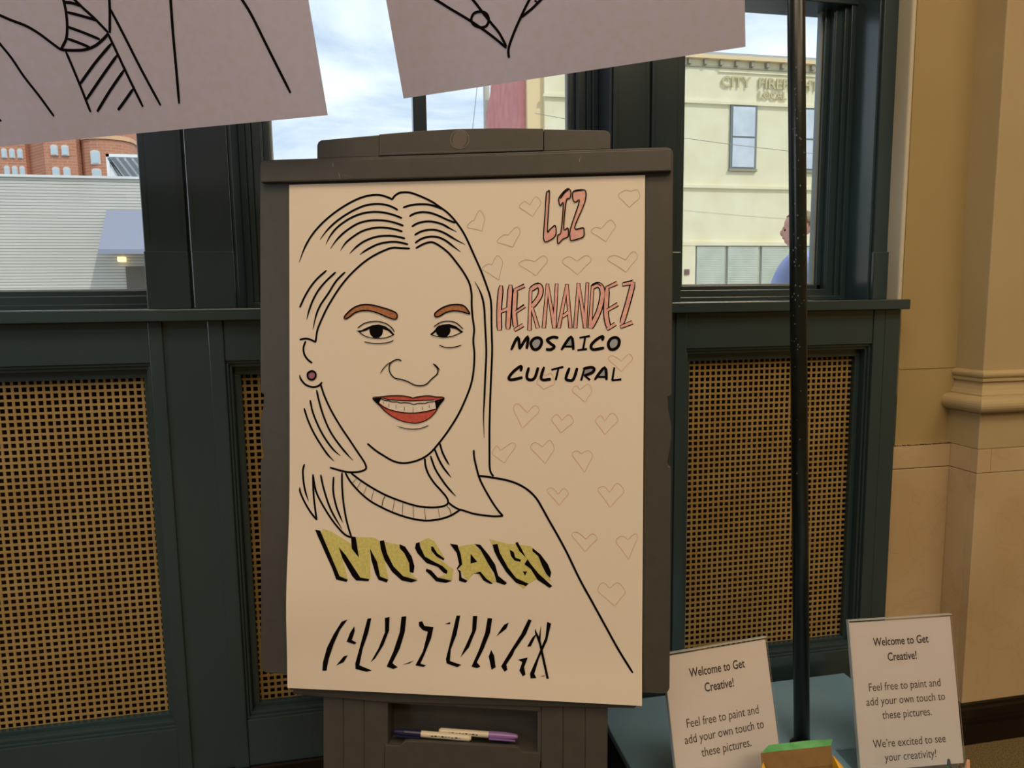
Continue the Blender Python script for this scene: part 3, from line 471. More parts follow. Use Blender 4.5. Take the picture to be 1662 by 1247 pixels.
# =====================================================================  DRAWN SHEETS
EA = ([[0.95564, 0.29249, 0.03463], [-0.29448, 0.95098, 0.09446], [-0.0053, -0.10047, 0.99493]], [-0.1429, 1.293, 1.3594])
HR = ([[0.94404, 0.28637, -0.16365], [-0.31739, 0.92372, -0.21448], [0.08975, 0.25442, 0.96292]], [0.0599, 1.3453, 1.5279])
HL = ([[0.95116, 0.28422, -0.12047], [-0.30549, 0.92274, -0.23501], [0.04437, 0.26033, 0.9645]], [-0.6494, 1.3942, 1.4312])
DRAW="""
s 0 k 3.2 1 0 182,-1349 237,-1200 310,-1039 430,-857 610,-666 824,-498 1038,-366 1251,-268 1439,-220 1604,-215 1744,-253 1842,-298
s 0 k 3.2 0 0 1842,-298 1884,-238 1966,-190 2070,-182 2187,-200 2372,-273 2534,-355 2672,-449 2810,-553 2947,-702 3074,-884 3177,-1088 3268,-1291 3371,-1517 3474,-1787 3538,-1989 3557,-2169 3560,-2416 3567,-2685 3572,-2852 3564,-3144 3543,-3662 3531,-4158 3532,-4609 3540,-4902 3601,-5014
s 0 k 3.2 1 0 557,-963 681,-805 872,-637 1109,-493 1322,-402 1510,-370 1697,-381 1838,-425 1938,-482
s 0 k 3.2 1 0 662,-1045 741,-898 872,-751 1062,-622 1251,-542 1439,-507 1627,-509 1838,-554 2013,-622
s 0 k 3.2 1 0 743,-1120 848,-980 990,-845 1180,-723 1345,-665 1533,-646 1721,-659 1884,-696 2038,-751
s 0 k 3.2 1 0 924,-1157 1014,-1028 1156,-917 1322,-824 1510,-780 1674,-774 1861,-802 2020,-848
s 0 k 3.2 1 0 1085,-1213 1215,-1089 1369,-993 1557,-931 1744,-916 1908,-930 2066,-969
s 0 k 3.2 1 0 1267,-1231 1392,-1149 1580,-1061 1768,-1025 1931,-1026 2118,-1070
s 0 k 3.2 0 0 2146,-1141 2001,-1131 1850,-1122 1721,-1159 1557,-1231 1392,-1327 1227,-1455 1061,-1613 918,-1783 799,-1955 680,-2149 584,-2344 511,-2517 487,-2656 475,-2737
s 0 k 3.2 0 0 475,-2737 391,-2695 295,-2674 186,-2694
s 0 k 3.2 0 0 2036,-439 2164,-403 2303,-391 2464,-399 2603,-436 2718,-483
s 0 k 3.2 0 0 2145,-590 2233,-547 2372,-525 2511,-544 2649,-594 2787,-660 2936,-720
s 0 k 3.2 2 0 2187,-766 2280,-715 2419,-687 2557,-694 2718,-742 2833,-807 2959,-871
s 0 k 3.2 2 0 2238,-909 2349,-852 2488,-828 2626,-840 2764,-896 2925,-994 3104,-1087
s 0 k 3.2 2 0 2245,-1045 2350,-979 2488,-945 2627,-954 2765,-1013 2902,-1117 3029,-1213
s 0 k 3.2 0 0 2257,-1136 2373,-1074 2488,-1040 2569,-1050 2696,-1125 2834,-1240 2972,-1410 3086,-1569 3178,-1739 3217,-1919 3220,-2122 3237,-2324 3264,-2527 3249,-2716 3268,-2919 3261,-3167 3223,-3415 3137,-3664 3000,-3960 2839,-4222 2678,-4440 2493,-4648 2284,-4766 2051,-4816 1863,-4784 1675,-4684 1533,-4595 1403,-4488
s 0 k 3.2 3 0 3269,-1713 3349,-1853 3407,-2011 3437,-2191 3449,-2415 3458,-2582 3473,-2919 3456,-3324 3441,-3707 3428,-4023 3440,-4362
s 0 k 3.2 0 0 668,-1500 513,-1630 393,-1767 284,-1939 190,-2134
s 0 k 3.2 2 0 835,-1530 680,-1666 536,-1826 428,-2009 356,-2193 315,-2343
s 0 k 3.2 2 0 1002,-1532 847,-1679 704,-1896 572,-2079 488,-2263 427,-2517
s 0 k 3.2 0 0 295,-2723 258,-2827 270,-2943 330,-3035 415,-3100
s 0 k 3.2 1 0 185,-3302 209,-3383 294,-3476 414,-3517 522,-3498 594,-3432
p 0 earring 0 0 1 342,-3271 407,-3237 467,-3262 482,-3317 453,-3371 397,-3389 347,-3364 332,-3313
s 0 k 3 0 1 342,-3271 407,-3237 467,-3262 482,-3317 453,-3371 397,-3389 347,-3364 332,-3313
s 0 k 3.2 0 0 563,-3463 630,-3659 749,-3912 916,-4188 1083,-4428 1249,-4668 1344,-4805 1380,-4897 1356,-4943 1249,-4980 1083,-4990 940,-4969 732,-4915
s 0 k 3.2 2 0 493,-3572 546,-3798 629,-4052 749,-4306 916,-4535 1035,-4672 1147,-4785
s 0 k 3.2 2 0 377,-3749 425,-3962 533,-4216 653,-4423 797,-4606 923,-4708
s 0 k 3.2 2 0 269,-3894 329,-4079 437,-4310 581,-4540 701,-4700 813,-4807
s 0 k 3.2 2 0 270,-4870 244,-4984 258,-5171 290,-5336 350,-5510
s 0 k 3.2 1 0 189,-5265 200,-5358 290,-5543 397,-5706 504,-5828
s 0 k 3.2 0 0 504,-5828 479,-5683 441,-5394 426,-5043
s 0 k 3.2 0 0 426,-5043 483,-5331 611,-5577 761,-5800 888,-5952 1016,-6072 1122,-6116
s 0 k 3.2 2 0 569,-5051 612,-5246 697,-5513 803,-5737 963,-5980
s 0 k 3.2 2 0 800,-5081 793,-5325 846,-5571 910,-5734 973,-5867
s 0 k 3.2 0 0 949,-5002 953,-5239 974,-5485 1016,-5732 1069,-5936 1126,-6099
s 0 k 3.2 0 0 1012,-5007 1101,-5153 1270,-5335 1460,-5484 1670,-5592 1879,-5679 2129,-5754 2399,-5794 2647,-5771 2852,-5705 3026,-5599
s 0 k 3.2 0 0 1112,-5005 1270,-5119 1481,-5248 1712,-5366 1942,-5452 2191,-5528 2399,-5564 2626,-5562 2770,-5528 2821,-5472 2790,-5382 2687,-5263 2584,-5153 2481,-5003 2429,-4862 2414,-4731
s 0 k 1 0 0 1207,-5100 1143,-5169
s 0 k 1 0 0 1287,-5154 1224,-5258
s 0 k 1 0 0 1397,-5213 1338,-5364
s 0 k 1 0 0 1519,-5288 1475,-5463
s 0 k 1 0 0 1726,-5376 1680,-5469 1666,-5572
s 0 k 1 0 0 1889,-5439 1852,-5665
s 0 k 1 0 0 2035,-5491 2025,-5716
s 0 k 1 0 0 2212,-5542 2221,-5758
s 0 k 1 0 0 2415,-5584 2432,-5772
s 0 k 1 0 0 2651,-5588 2678,-5740
s 0 k 1 0 0 2801,-5534 2852,-5593 2873,-5674
s 0 k 3.2 0 0 2821,-5472 2913,-5541 3036,-5603 3025,-5593 3086,-5606 3270,-5658 3473,-5683 3635,-5693 3766,-5681
s 0 k 3.2 2 0 2515,-4688 2594,-4900 2707,-5080 2831,-5239 2958,-5368
s 0 k 3.2 2 0 2586,-4567 2656,-4737 2748,-4894 2875,-5047
s 0 k 3.2 2 0 2678,-4474 2713,-4599 2771,-4723 2845,-4843
s 0 k 3.2 0 0 3261,-4576 3272,-4711 3319,-4911 3370,-5071 3472,-5270 3594,-5469 3695,-5607 3766,-5681
s 0 k 3.4 0 0 3360,-5011 3492,-5022 3653,-5045 3815,-5072 3976,-5119 4116,-5186 4237,-5273 4337,-5381 4417,-5509 4538,-5725 4698,-6000 4858,-6294 5055,-6699 5282,-7104 5518,-7527 5723,-7889 5948,-8239
p 0 brow 0 0 1 1013,-2335 994,-2301 1061,-2221 1179,-2134 1321,-2092 1486,-2098 1674,-2145 1815,-2191 1909,-2237 1932,-2294 1909,-2340 1862,-2344 1745,-2305 1580,-2235 1439,-2200 1298,-2199 1179,-2233 1084,-2301
s 0 k 2 0 1 1013,-2335 994,-2301 1061,-2221 1179,-2134 1321,-2092 1486,-2098 1674,-2145 1815,-2191 1909,-2237 1932,-2294 1909,-2340 1862,-2344 1745,-2305 1580,-2235 1439,-2200 1298,-2199 1179,-2233 1084,-2301
p 0 brow 0 0 1 2606,-2309 2582,-2275 2605,-2230 2721,-2152 2858,-2108 3019,-2104 3111,-2143 3184,-2245 3168,-2261 3065,-2229 2928,-2210 2790,-2231 2675,-2294
s 0 k 2 0 1 2606,-2309 2582,-2275 2605,-2230 2721,-2152 2858,-2108 3019,-2104 3111,-2143 3184,-2245 3168,-2261 3065,-2229 2928,-2210 2790,-2231 2675,-2294
p 0 k 0 0 1 1203,-2543 1297,-2531 1392,-2486 1486,-2447 1604,-2434 1721,-2464 1815,-2533 1881,-2613 1850,-2618 1768,-2544 1674,-2510 1580,-2487 1463,-2502 1368,-2543 1274,-2566
p 0 k 0 0 1 1439,-2475 1498,-2447 1616,-2448 1670,-2480 1679,-2556 1658,-2617 1609,-2658 1557,-2665 1505,-2658 1458,-2612 1439,-2555
s 0 k 1.4 0 0 1250,-2554 1345,-2623 1463,-2662 1604,-2674 1745,-2659 1874,-2609
s 0 k 1.6 0 0 1234,-2492 1345,-2417 1463,-2388 1604,-2384 1745,-2426 1839,-2499 1881,-2563
s 0 k 1.5 0 0 1352,-2733 1486,-2756 1628,-2761 1768,-2745 1862,-2711
p 0 k 0 0 1 2502,-2604 2560,-2558 2629,-2479 2721,-2439 2836,-2430 2951,-2469 3077,-2567 3043,-2582 2951,-2521 2836,-2491 2698,-2507 2606,-2565 2537,-2615
p 0 k 0 0 1 2601,-2502 2652,-2457 2721,-2446 2802,-2453 2848,-2480 2859,-2548 2836,-2604 2790,-2650 2726,-2661 2664,-2645 2618,-2604 2601,-2552
s 0 k 1.4 0 0 2514,-2610 2629,-2642 2767,-2656 2905,-2634 3054,-2571
s 0 k 1.6 0 0 2571,-2479 2675,-2407 2813,-2383 2951,-2413 3077,-2519
s 0 k 1.5 0 0 2664,-2788 2745,-2822 2860,-2833 2975,-2813 3043,-2788
s 0 k 1.9 0 0 2003,-3061 1968,-3040 1909,-3040 1839,-3075 1799,-3125 1792,-3216 1827,-3296 1898,-3358 2003,-3376 2120,-3416 2236,-3472 2352,-3483 2445,-3453 2538,-3362 2619,-3293 2642,-3237 2630,-3180 2561,-3108
s 0 k 1.4 1 0 1632,-3274 1686,-3194 1757,-3120 1851,-3068
s 0 k 1.4 2 0 2561,-3108 2618,-3146 2681,-3225
p 0 lips 0 0 1 1498,-3703 1628,-3680 1816,-3658 2003,-3656 2143,-3676 2208,-3694 2283,-3675 2469,-3653 2608,-3673 2753,-3690 2666,-3815 2608,-3918 2516,-4021 2400,-4091 2248,-4127 2050,-4102 1886,-4039 1745,-3949 1628,-3836
s 0 k 1.5 0 1 1498,-3703 1628,-3680 1816,-3658 2003,-3656 2143,-3676 2208,-3694 2283,-3675 2469,-3653 2608,-3673 2753,-3690 2666,-3815 2608,-3918 2516,-4021 2400,-4091 2248,-4127 2050,-4102 1886,-4039 1745,-3949 1628,-3836
p 0 k 0 0 1 1498,-3703 1663,-3693 1632,-3744 1609,-3790 1628,-3836 1557,-3767
p 0 k 0 0 1 2753,-3690 2585,-3741 2596,-3805 2608,-3891 2666,-3815
p 0 teeth 0 0 1 1651,-3702 1792,-3731 1933,-3741 2073,-3745 2225,-3748 2376,-3738 2589,-3732 2603,-3804 2608,-3884 2469,-3924 2237,-3944 2050,-3946 1816,-3903 1687,-3835 1609,-3778
s 0 k 1.4 0 0 1663,-3698 1792,-3727 1980,-3737 2190,-3744 2399,-3733 2585,-3725
s 0 k 1.3 0 0 1639,-3709 1722,-3743 1792,-3747 1839,-3765 1933,-3764 1980,-3780 2050,-3775 2143,-3781 2225,-3803 2306,-3784 2422,-3783 2469,-3765 2596,-3752
s 0 k 1.4 0 0 1581,-3772 1698,-3858 1863,-3914 2050,-3946 2237,-3949 2446,-3920 2608,-3877
s 0 k 1 0 0 1691,-3766 1691,-3801
s 0 k 1 0 0 1785,-3793 1785,-3857
s 0 k 1 0 0 1912,-3815 1912,-3874
s 0 k 1 0 0 2057,-3846 2057,-3912
s 0 k 1 0 0 2209,-3853 2209,-3945
s 0 k 1 0 0 2371,-3841 2372,-3902
s 0 k 1 0 0 2492,-3810 2492,-3869
s 0 k 1.3 1 0 1917,-4176 2050,-4214 2202,-4230 2353,-4210 2476,-4163
p 0 pink 0 0 1 4505,-234 4531,-268 4498,-867 4537,-864 4612,-801 4640,-841 4627,-978 4489,-1068 4443,-1044 4433,-945 4457,-611 4476,-277
s 0 k 1.7 0 1 4505,-234 4531,-268 4498,-867 4537,-864 4612,-801 4640,-841 4627,-978 4489,-1068 4443,-1044 4433,-945 4457,-611 4476,-277
p 0 pink 0 0 1 4845,-194 4885,-248 4869,-355 4811,-393 4770,-849 4833,-844 4847,-903 4837,-992 4755,-1029 4686,-1101 4666,-1067 4672,-959 4725,-901 4762,-441 4713,-475 4689,-419 4689,-341 4781,-226
s 0 k 1.7 0 1 4845,-194 4885,-248 4869,-355 4811,-393 4770,-849 4833,-844 4847,-903 4837,-992 4755,-1029 4686,-1101 4666,-1067 4672,-959 4725,-901 4762,-441 4713,-475 4689,-419 4689,-341 4781,-226
p 0 pink 0 0 1 4928,-239 5084,-218 5133,-254 5130,-371 5086,-507 4950,-847 5087,-845 5107,-899 5092,-996 4902,-1056 4876,-1002 4882,-855 5026,-408 4958,-422 4919,-366
s 0 k 1.7 0 1 4928,-239 5084,-218 5133,-254 5130,-371 5086,-507 4950,-847 5087,-845 5107,-899 5092,-996 4902,-1056 4876,-1002 4882,-855 5026,-408 4958,-422 4919,-366
s 0 k 2 0 0 4712,-351 4781,-255 4849,-208
s 0 k 2.6 0 0 4928,-239 5084,-218
s 0 k 2.2 0 0 4902,-1056 5092,-1006
s 0 k 9.4 0 0 3720,-1806 3689,-2203 3696,-2542
s 0 k 9.4 0 0 3881,-1797 3856,-2184 3839,-2522
s 0 k 9.4 0 0 3705,-2233 3876,-2165
s 0 k 9.4 0 0 3965,-1858 3946,-2245 3967,-2483
s 0 k 9.4 0 0 3955,-1867 4114,-1794
s 0 k 9.4 0 0 3950,-2245 4125,-2131
s 0 k 9.4 0 0 3963,-2533 4097,-2454
s 0 k 9.4 0 0 4220,-1890 4203,-2544
s 0 k 9.4 0 0 4224,-1860 4343,-1792 4393,-1862 4364,-1990 4245,-2147
s 0 k 9.4 0 0 4245,-2167 4346,-2504
s 0 k 9.4 0 0 4502,-1784 4445,-2505
s 0 k 9.4 0 0 4502,-1794 4623,-2505
s 0 k 9.4 0 0 4656,-1786 4619,-2505
s 0 k 9.4 0 0 4827,-1797 4692,-2506
s 0 k 9.4 0 0 4827,-1797 4889,-2506
s 0 k 9.4 0 0 4770,-2309 4859,-2240
s 0 k 9.4 0 0 5019,-1780 4968,-2507
s 0 k 9.4 0 0 5019,-1789 5135,-2507
s 0 k 9.4 0 0 5166,-1771 5131,-2488
s 0 k 9.4 0 0 5249,-1860 5213,-2508
s 0 k 9.4 0 0 5248,-1831 5346,-1793 5410,-1872 5409,-2019 5348,-2253 5223,-2508
s 0 k 9.4 0 0 5492,-1843 5475,-2254 5515,-2489
s 0 k 9.4 0 0 5492,-1839 5656,-1767
s 0 k 9.4 0 0 5474,-2231 5668,-2115
s 0 k 9.4 0 0 5505,-2524 5631,-2441
s 0 k 9.4 0 0 5757,-1791 5907,-1766
s 0 k 9.4 0 0 5917,-1770 5832,-2100 5737,-2431
s 0 k 9.4 0 0 5728,-2490 5911,-2417
s 0 pink 5.8 0 0 3720,-1806 3689,-2203 3696,-2542
s 0 pink 5.8 0 0 3881,-1797 3856,-2184 3839,-2522
s 0 pink 5.8 0 0 3705,-2233 3876,-2165
s 0 pink 5.8 0 0 3965,-1858 3946,-2245 3967,-2483
s 0 pink 5.8 0 0 3955,-1867 4114,-1794
s 0 pink 5.8 0 0 3950,-2245 4125,-2131
s 0 pink 5.8 0 0 3963,-2533 4097,-2454
s 0 pink 5.8 0 0 4220,-1890 4203,-2544
s 0 pink 5.8 0 0 4224,-1860 4343,-1792 4393,-1862 4364,-1990 4245,-2147
s 0 pink 5.8 0 0 4245,-2167 4346,-2504
s 0 pink 5.8 0 0 4502,-1784 4445,-2505
s 0 pink 5.8 0 0 4502,-1794 4623,-2505
s 0 pink 5.8 0 0 4656,-1786 4619,-2505
s 0 pink 5.8 0 0 4827,-1797 4692,-2506
s 0 pink 5.8 0 0 4827,-1797 4889,-2506
s 0 pink 5.8 0 0 4770,-2309 4859,-2240
s 0 pink 5.8 0 0 5019,-1780 4968,-2507
s 0 pink 5.8 0 0 5019,-1789 5135,-2507
s 0 pink 5.8 0 0 5166,-1771 5131,-2488
s 0 pink 5.8 0 0 5249,-1860 5213,-2508
s 0 pink 5.8 0 0 5248,-1831 5346,-1793 5410,-1872 5409,-2019 5348,-2253 5223,-2508
s 0 pink 5.8 0 0 5492,-1843 5475,-2254 5515,-2489
s 0 pink 5.8 0 0 5492,-1839 5656,-1767
s 0 pink 5.8 0 0 5474,-2231 5668,-2115
s 0 pink 5.8 0 0 5505,-2524 5631,-2441
s 0 pink 5.8 0 0 5757,-1791 5907,-1766
s 0 pink 5.8 0 0 5917,-1770 5832,-2100 5737,-2431
s 0 pink 5.8 0 0 5728,-2490 5911,-2417
s 0 k 1.6 0 0 4204,-1834 4283,-1772 4363,-1763
s 0 k 1.6 0 0 5239,-1811 5326,-1773 5394,-1813
s 0 k 1.6 0 0 5753,-1758 5917,-1721
s 0 k 1.6 0 0 5501,-1814 5646,-1737
s 0 k 1.6 0 0 3975,-1828 4114,-1770
s 0 k 1.6 0 0 5484,-2195 5658,-2089
s 0 k 1.6 0 0 3966,-2215 4115,-2117
p 0 bluegrey 0 0 1 4227,-2763 4271,-2692 4342,-2668 4394,-2692 4410,-2748 4377,-2827 4317,-2866 4258,-2847
s 0 k 4.6 0 1 4227,-2763 4271,-2692 4342,-2668 4394,-2692 4410,-2748 4377,-2827 4317,-2866 4258,-2847
p 0 bluegrey 0 0 1 5516,-2769 5555,-2694 5623,-2667 5677,-2687 5697,-2749 5666,-2828 5595,-2867 5536,-2847
s 0 k 4.6 0 1 5516,-2769 5555,-2694 5623,-2667 5677,-2687 5697,-2749 5666,-2828 5595,-2867 5536,-2847
p 0 bluegrey 0 0 1 4890,-2660 4940,-2827 4773,-2817
p 0 bluegrey 0 0 1 5460,-3171 5480,-3318 5344,-3329
p 0 lilac 0 0 1 5128,-3182 5265,-3181 5256,-3250 5099,-3280
s 0 k 4.6 0 0 3898,-2866 4008,-2658 4038,-2856
s 0 k 4.6 0 0 4038,-2856 4177,-2648 4158,-2856
s 0 k 4.6 0 0 4679,-2669 4594,-2659 4501,-2704 4561,-2768 4621,-2817 4565,-2866 4480,-2862
s 0 k 4.6 0 0 4743,-2867 4900,-2654 4940,-2871
s 0 k 4.6 0 0 4812,-2817 4920,-2817
s 0 k 4.6 0 0 5047,-2670 5210,-2641
s 0 k 4.6 0 0 5135,-2660 5101,-2857
s 0 k 4.6 0 0 5015,-2876 5166,-2857
s 0 k 4.6 0 0 5419,-2710 5424,-2647 5321,-2700 5234,-2798 5269,-2867 5449,-2837
s 0 k 4.6 0 0 4059,-3224 4065,-3145 3949,-3225 3860,-3335 3900,-3376 4090,-3334
s 0 k 4.6 0 0 4193,-3174 4160,-3323 4206,-3375 4293,-3343 4352,-3164
s 0 k 4.6 0 0 4448,-3164 4405,-3362 4567,-3361
s 0 k 4.6 0 0 4583,-3203 4774,-3155
s 0 k 4.6 0 0 4695,-3173 4647,-3377
s 0 k 4.6 0 0 4873,-3178 4818,-3341 4864,-3380 4943,-3360 5005,-3172
s 0 k 4.6 0 0 5128,-3172 5070,-3383
s 0 k 4.6 0 0 5109,-3186 5236,-3162 5285,-3191 5252,-3250 5119,-3304
s 0 k 4.6 0 0 5129,-3300 5217,-3374
s 0 k 4.6 0 0 5299,-3364 5460,-3165 5490,-3373
s 0 k 4.6 0 0 5364,-3323 5480,-3322
s 0 k 4.6 0 0 5616,-3171 5584,-3377
s 0 k 4.6 0 0 5584,-3377 5733,-3360
s 0 pencil 0.8 0 0 3254,-694 3207,-699 3137,-792 3266,-829 3396,-866
s 0 pencil 0.8 0 0 3396,-866 3417,-757 3439,-648 3348,-517 3254,-694
s 0 pencil 0.8 0 0 4203,-447 4109,-386 4024,-473 4137,-557 4249,-642
s 0 pencil 0.8 0 0 4249,-642 4318,-527 4387,-412 4298,-312 4203,-447
s 0 pencil 0.8 0 0 3838,-944 3752,-942 3646,-1050 3779,-1098 3912,-1147
s 0 pencil 0.8 0 0 3912,-1147 3977,-1018 4041,-888 3971,-808 3838,-944
s 0 pencil 0.8 0 0 5869,-263 5773,-241 5663,-326 5755,-425 5846,-524
s 0 pencil 0.8 0 0 5846,-524 5930,-444 6014,-363 5975,-236 5869,-263
s 0 pencil 0.8 0 0 5389,-865 5292,-840 5224,-911 5346,-996 5468,-1081
s 0 pencil 0.8 0 0 5468,-1081 5545,-956 5622,-830 5534,-722 5389,-865
s 0 pencil 0.8 0 0 3562,-1436 3492,-1425 3401,-1503 3543,-1600 3684,-1696
s 0 pencil 0.8 0 0 3684,-1696 3713,-1542 3743,-1389 3652,-1282 3562,-1436
s 0 pencil 0.8 0 0 4282,-1396 4143,-1359 4017,-1432 4163,-1530 4309,-1628
s 0 pencil 0.8 0 0 4309,-1628 4404,-1508 4500,-1389 4430,-1294 4282,-1396
s 0 pencil 0.8 0 0 4992,-1396 4854,-1316 4747,-1403 4875,-1513 5003,-1622
s 0 pencil 0.8 0 0 5003,-1622 5115,-1501 5227,-1380 5138,-1304 4992,-1396
s 0 pencil 0.8 0 0 5789,-1388 5615,-1308 5495,-1374 5648,-1481 5800,-1587
s 0 pencil 0.8 0 0 5800,-1587 5893,-1465 5985,-1343 5914,-1248 5789,-1388
s 0 heart 0.8 0 0 5731,-3053 5585,-2965 5518,-3024 5625,-3126 5732,-3229
s 0 heart 0.8 0 0 5732,-3229 5824,-3126 5915,-3023 5856,-2941 5731,-3053
s 0 heart 0.8 0 0 4488,-3302 4408,-3283 4330,-3422 4389,-3479 4449,-3536
s 0 heart 0.8 0 0 4449,-3536 4538,-3483 4627,-3430 4567,-3262 4488,-3302
s 0 heart 0.8 0 0 5051,-3537 4982,-3468 4924,-3557 5032,-3652 5141,-3747
s 0 heart 0.8 0 0 5141,-3747 5194,-3651 5248,-3555 5188,-3441 5051,-3537
s 0 heart 0.8 0 0 4172,-3930 4011,-3776 3936,-3863 4012,-4030 4089,-4196
s 0 heart 0.8 0 0 4089,-4196 4230,-4047 4371,-3899 4301,-3804 4172,-3930
s 0 heart 0.8 0 0 4749,-4050 4669,-3949 4580,-4045 4660,-4154 4740,-4262
s 0 heart 0.8 0 0 4740,-4262 4843,-4166 4946,-4071 4867,-3953 4749,-4050
s 0 heart 0.8 0 0 5465,-4062 5396,-3962 5309,-4057 5389,-4168 5470,-4278
s 0 heart 0.8 0 0 5470,-4278 5578,-4156 5685,-4034 5581,-3917 5465,-4062
s 0 heart 0.8 0 0 3717,-4573 3652,-4494 3577,-4625 3681,-4706 3784,-4786
s 0 heart 0.8 0 0 3784,-4786 3879,-4642 3974,-4499 3913,-4440 3717,-4573
s 0 heart 0.8 0 0 4429,-4502 4304,-4428 4228,-4515 4353,-4648 4478,-4780
s 0 heart 0.8 0 0 4478,-4780 4552,-4654 4626,-4529 4552,-4385 4429,-4502
s 0 heart 0.8 0 0 5076,-4601 4997,-4557 4925,-4623 5031,-4770 5137,-4917
s 0 heart 0.8 0 0 5137,-4917 5202,-4777 5267,-4638 5194,-4550 5076,-4601
s 0 heart 0.8 0 0 4695,-5293 4595,-5186 4506,-5238 4611,-5358 4715,-5478
s 0 heart 0.8 0 0 4715,-5478 4792,-5378 4869,-5279 4793,-5191 4695,-5293
s 0 heart 0.8 0 0 5550,-5244 5461,-5147 5354,-5199 5457,-5345 5561,-5491
s 0 heart 0.8 0 0 5561,-5491 5675,-5355 5789,-5219 5675,-5088 5550,-5244
s 0 heart 0.8 0 0 5162,-6036 5014,-5921 4925,-5973 5037,-6109 5149,-6245
s 0 heart 0.8 0 0 5149,-6245 5249,-6133 5348,-6021 5270,-5940 5162,-6036
s 0 heart 0.8 0 0 5856,-6025 5758,-5965 5655,-6051 5763,-6203 5871,-6354
s 0 heart 0.8 0 0 5871,-6354 5943,-6168 6014,-5981 5971,-5918 5856,-6025
s 0 heart 0.8 0 0 5565,-6845 5443,-6757 5362,-6894 5505,-7017 5648,-7141
s 0 heart 0.8 0 0 5648,-7141 5733,-7019 5819,-6897 5696,-6748 5565,-6845
p 0 yellow 0 0 1 613,-5981 759,-6020 1125,-6222 1212,-6106 1531,-6111 1647,-6178 1791,-6808 1647,-6799 1459,-6297 1473,-6819 1270,-6813 920,-6299 1081,-6833 935,-6782 598,-6067
p 0 yellow 0 0 1 1705,-6176 1992,-6224 2136,-6472 2164,-6696 2302,-6804 2050,-6757 1849,-6566 1748,-6344
p 0 yellow 0 0 1 2335,-6157 2478,-6092 2591,-6150 2762,-6424 2620,-6401 2535,-6263 2677,-6455 2917,-6614 2898,-6796 2649,-6763 2819,-6687 2620,-6540 2393,-6380
p 0 yellow 0 0 1 3015,-6221 3268,-6171 3436,-6346 3661,-6811 3437,-6791 3297,-6643 3157,-6801 3044,-6638 3016,-6527
p 0 yellow 0 0 1 3533,-6080 3853,-6153 4019,-6162 4240,-6183 4350,-6345 4489,-6643 4604,-6776 4407,-6701 4242,-6789 4118,-6904 3966,-6786 3687,-6394
p 0 k 0 0 1 480,-5999 569,-6011 598,-6067 935,-6782 1081,-6842 1060,-6877 876,-6841 803,-6658 524,-6098
p 0 k 0 0 1 906,-6285 1037,-6423 1299,-6797 1459,-6820 1444,-6857 1226,-6848 1154,-6774 979,-6482
p 0 k 0 0 1 1119,-6095 1206,-6106 1270,-6458 1139,-6307
p 0 k 0 0 1 1459,-6297 1589,-6519 1647,-6771 1791,-6822 1762,-6868 1618,-6828 1560,-6717 1488,-6494
p 0 k 0 0 1 1632,-6164 1705,-6148 1762,-6372 1878,-6594 2050,-6757 2302,-6818 2193,-6858 2021,-6828 1849,-6679 1719,-6486 1647,-6291
p 0 k 0 0 1 1978,-6210 2078,-6249 2193,-6414 2244,-6581 2227,-6694 2164,-6682 2150,-6528 2064,-6362 1984,-6280
p 0 k 0 0 1 2264,-6188 2330,-6163 2341,-6241 2421,-6407 2592,-6499 2734,-6565 2819,-6646 2805,-6696 2748,-6676 2649,-6581 2450,-6518 2293,-6355 2250,-6272
p 0 k 0 0 1 2529,-6236 2563,-6234 2634,-6344 2762,-6438 2748,-6466 2620,-6401 2535,-6305
p 0 k 0 0 1 2450,-6616 2535,-6641 2649,-6763 2898,-6810 2791,-6848 2621,-6829 2507,-6712 2441,-6659
p 0 k 0 0 1 2854,-6178 2987,-6194 3044,-6359 3072,-6525 2988,-6612 3044,-6638 3059,-6749 3163,-6801 3129,-6835 3016,-6806 3016,-6667 2974,-6598 3016,-6527 2973,-6333
p 0 k 0 0 1 3212,-6340 3330,-6475 3213,-6507
p 0 k 0 0 1 3282,-6171 3380,-6182 3520,-6344 3632,-6506 3688,-6699 3836,-6818 3800,-6853 3661,-6811 3618,-6659 3520,-6510 3380,-6265
p 0 k 0 0 1 3264,-6672 3381,-6640 3493,-6761 3599,-6835 3549,-6842 3437,-6791 3367,-6682
p 0 k 0 0 1 3589,-6175 3673,-6159 3715,-6310 3854,-6554 3993,-6729 4201,-6818 4160,-6861 3994,-6812 3827,-6638 3687,-6421 3617,-6285
p 0 k 0 0 1 3881,-6249 3950,-6289 3978,-6384 4075,-6414 4062,-6451 3965,-6435 3904,-6359
p 0 k 0 0 1 3978,-6136 4013,-6113 4075,-6216 4158,-6378 4241,-6486 4379,-6647 4605,-6845 4558,-6877 4352,-6744 4241,-6569 4131,-6490 4186,-6405 4047,-6272
p 0 k 0 0 1 4104,-6615 4181,-6612 4145,-6682
p 0 k 0 0 1 4267,-6210 4405,-6315 4529,-6476 4585,-6612 4566,-6709 4503,-6642 4433,-6507 4364,-6344 4268,-6265
p 0 k 0 0 1 1080,-7524 978,-7563 831,-7797 713,-8031 639,-8292 630,-8436 704,-8432 742,-8230 831,-7969 948,-7707
p 0 k 0 0 1 1197,-7639 1124,-7756 1060,-7915 1197,-7958 1235,-7927 1153,-7883 1206,-7724
p 0 k 0 0 1 1080,-8151 1007,-8174 875,-8338 1007,-8274
p 0 k 0 0 1 1430,-7501 1497,-7490 1444,-7742 1342,-8030 1284,-8318 1502,-8398 1415,-8425 1217,-8384 1211,-8293 1299,-7976
p 0 k 0 0 1 1734,-7480 1815,-7460 1806,-7697 1705,-7957 1560,-8191 1479,-8263 1618,-8018 1734,-7729
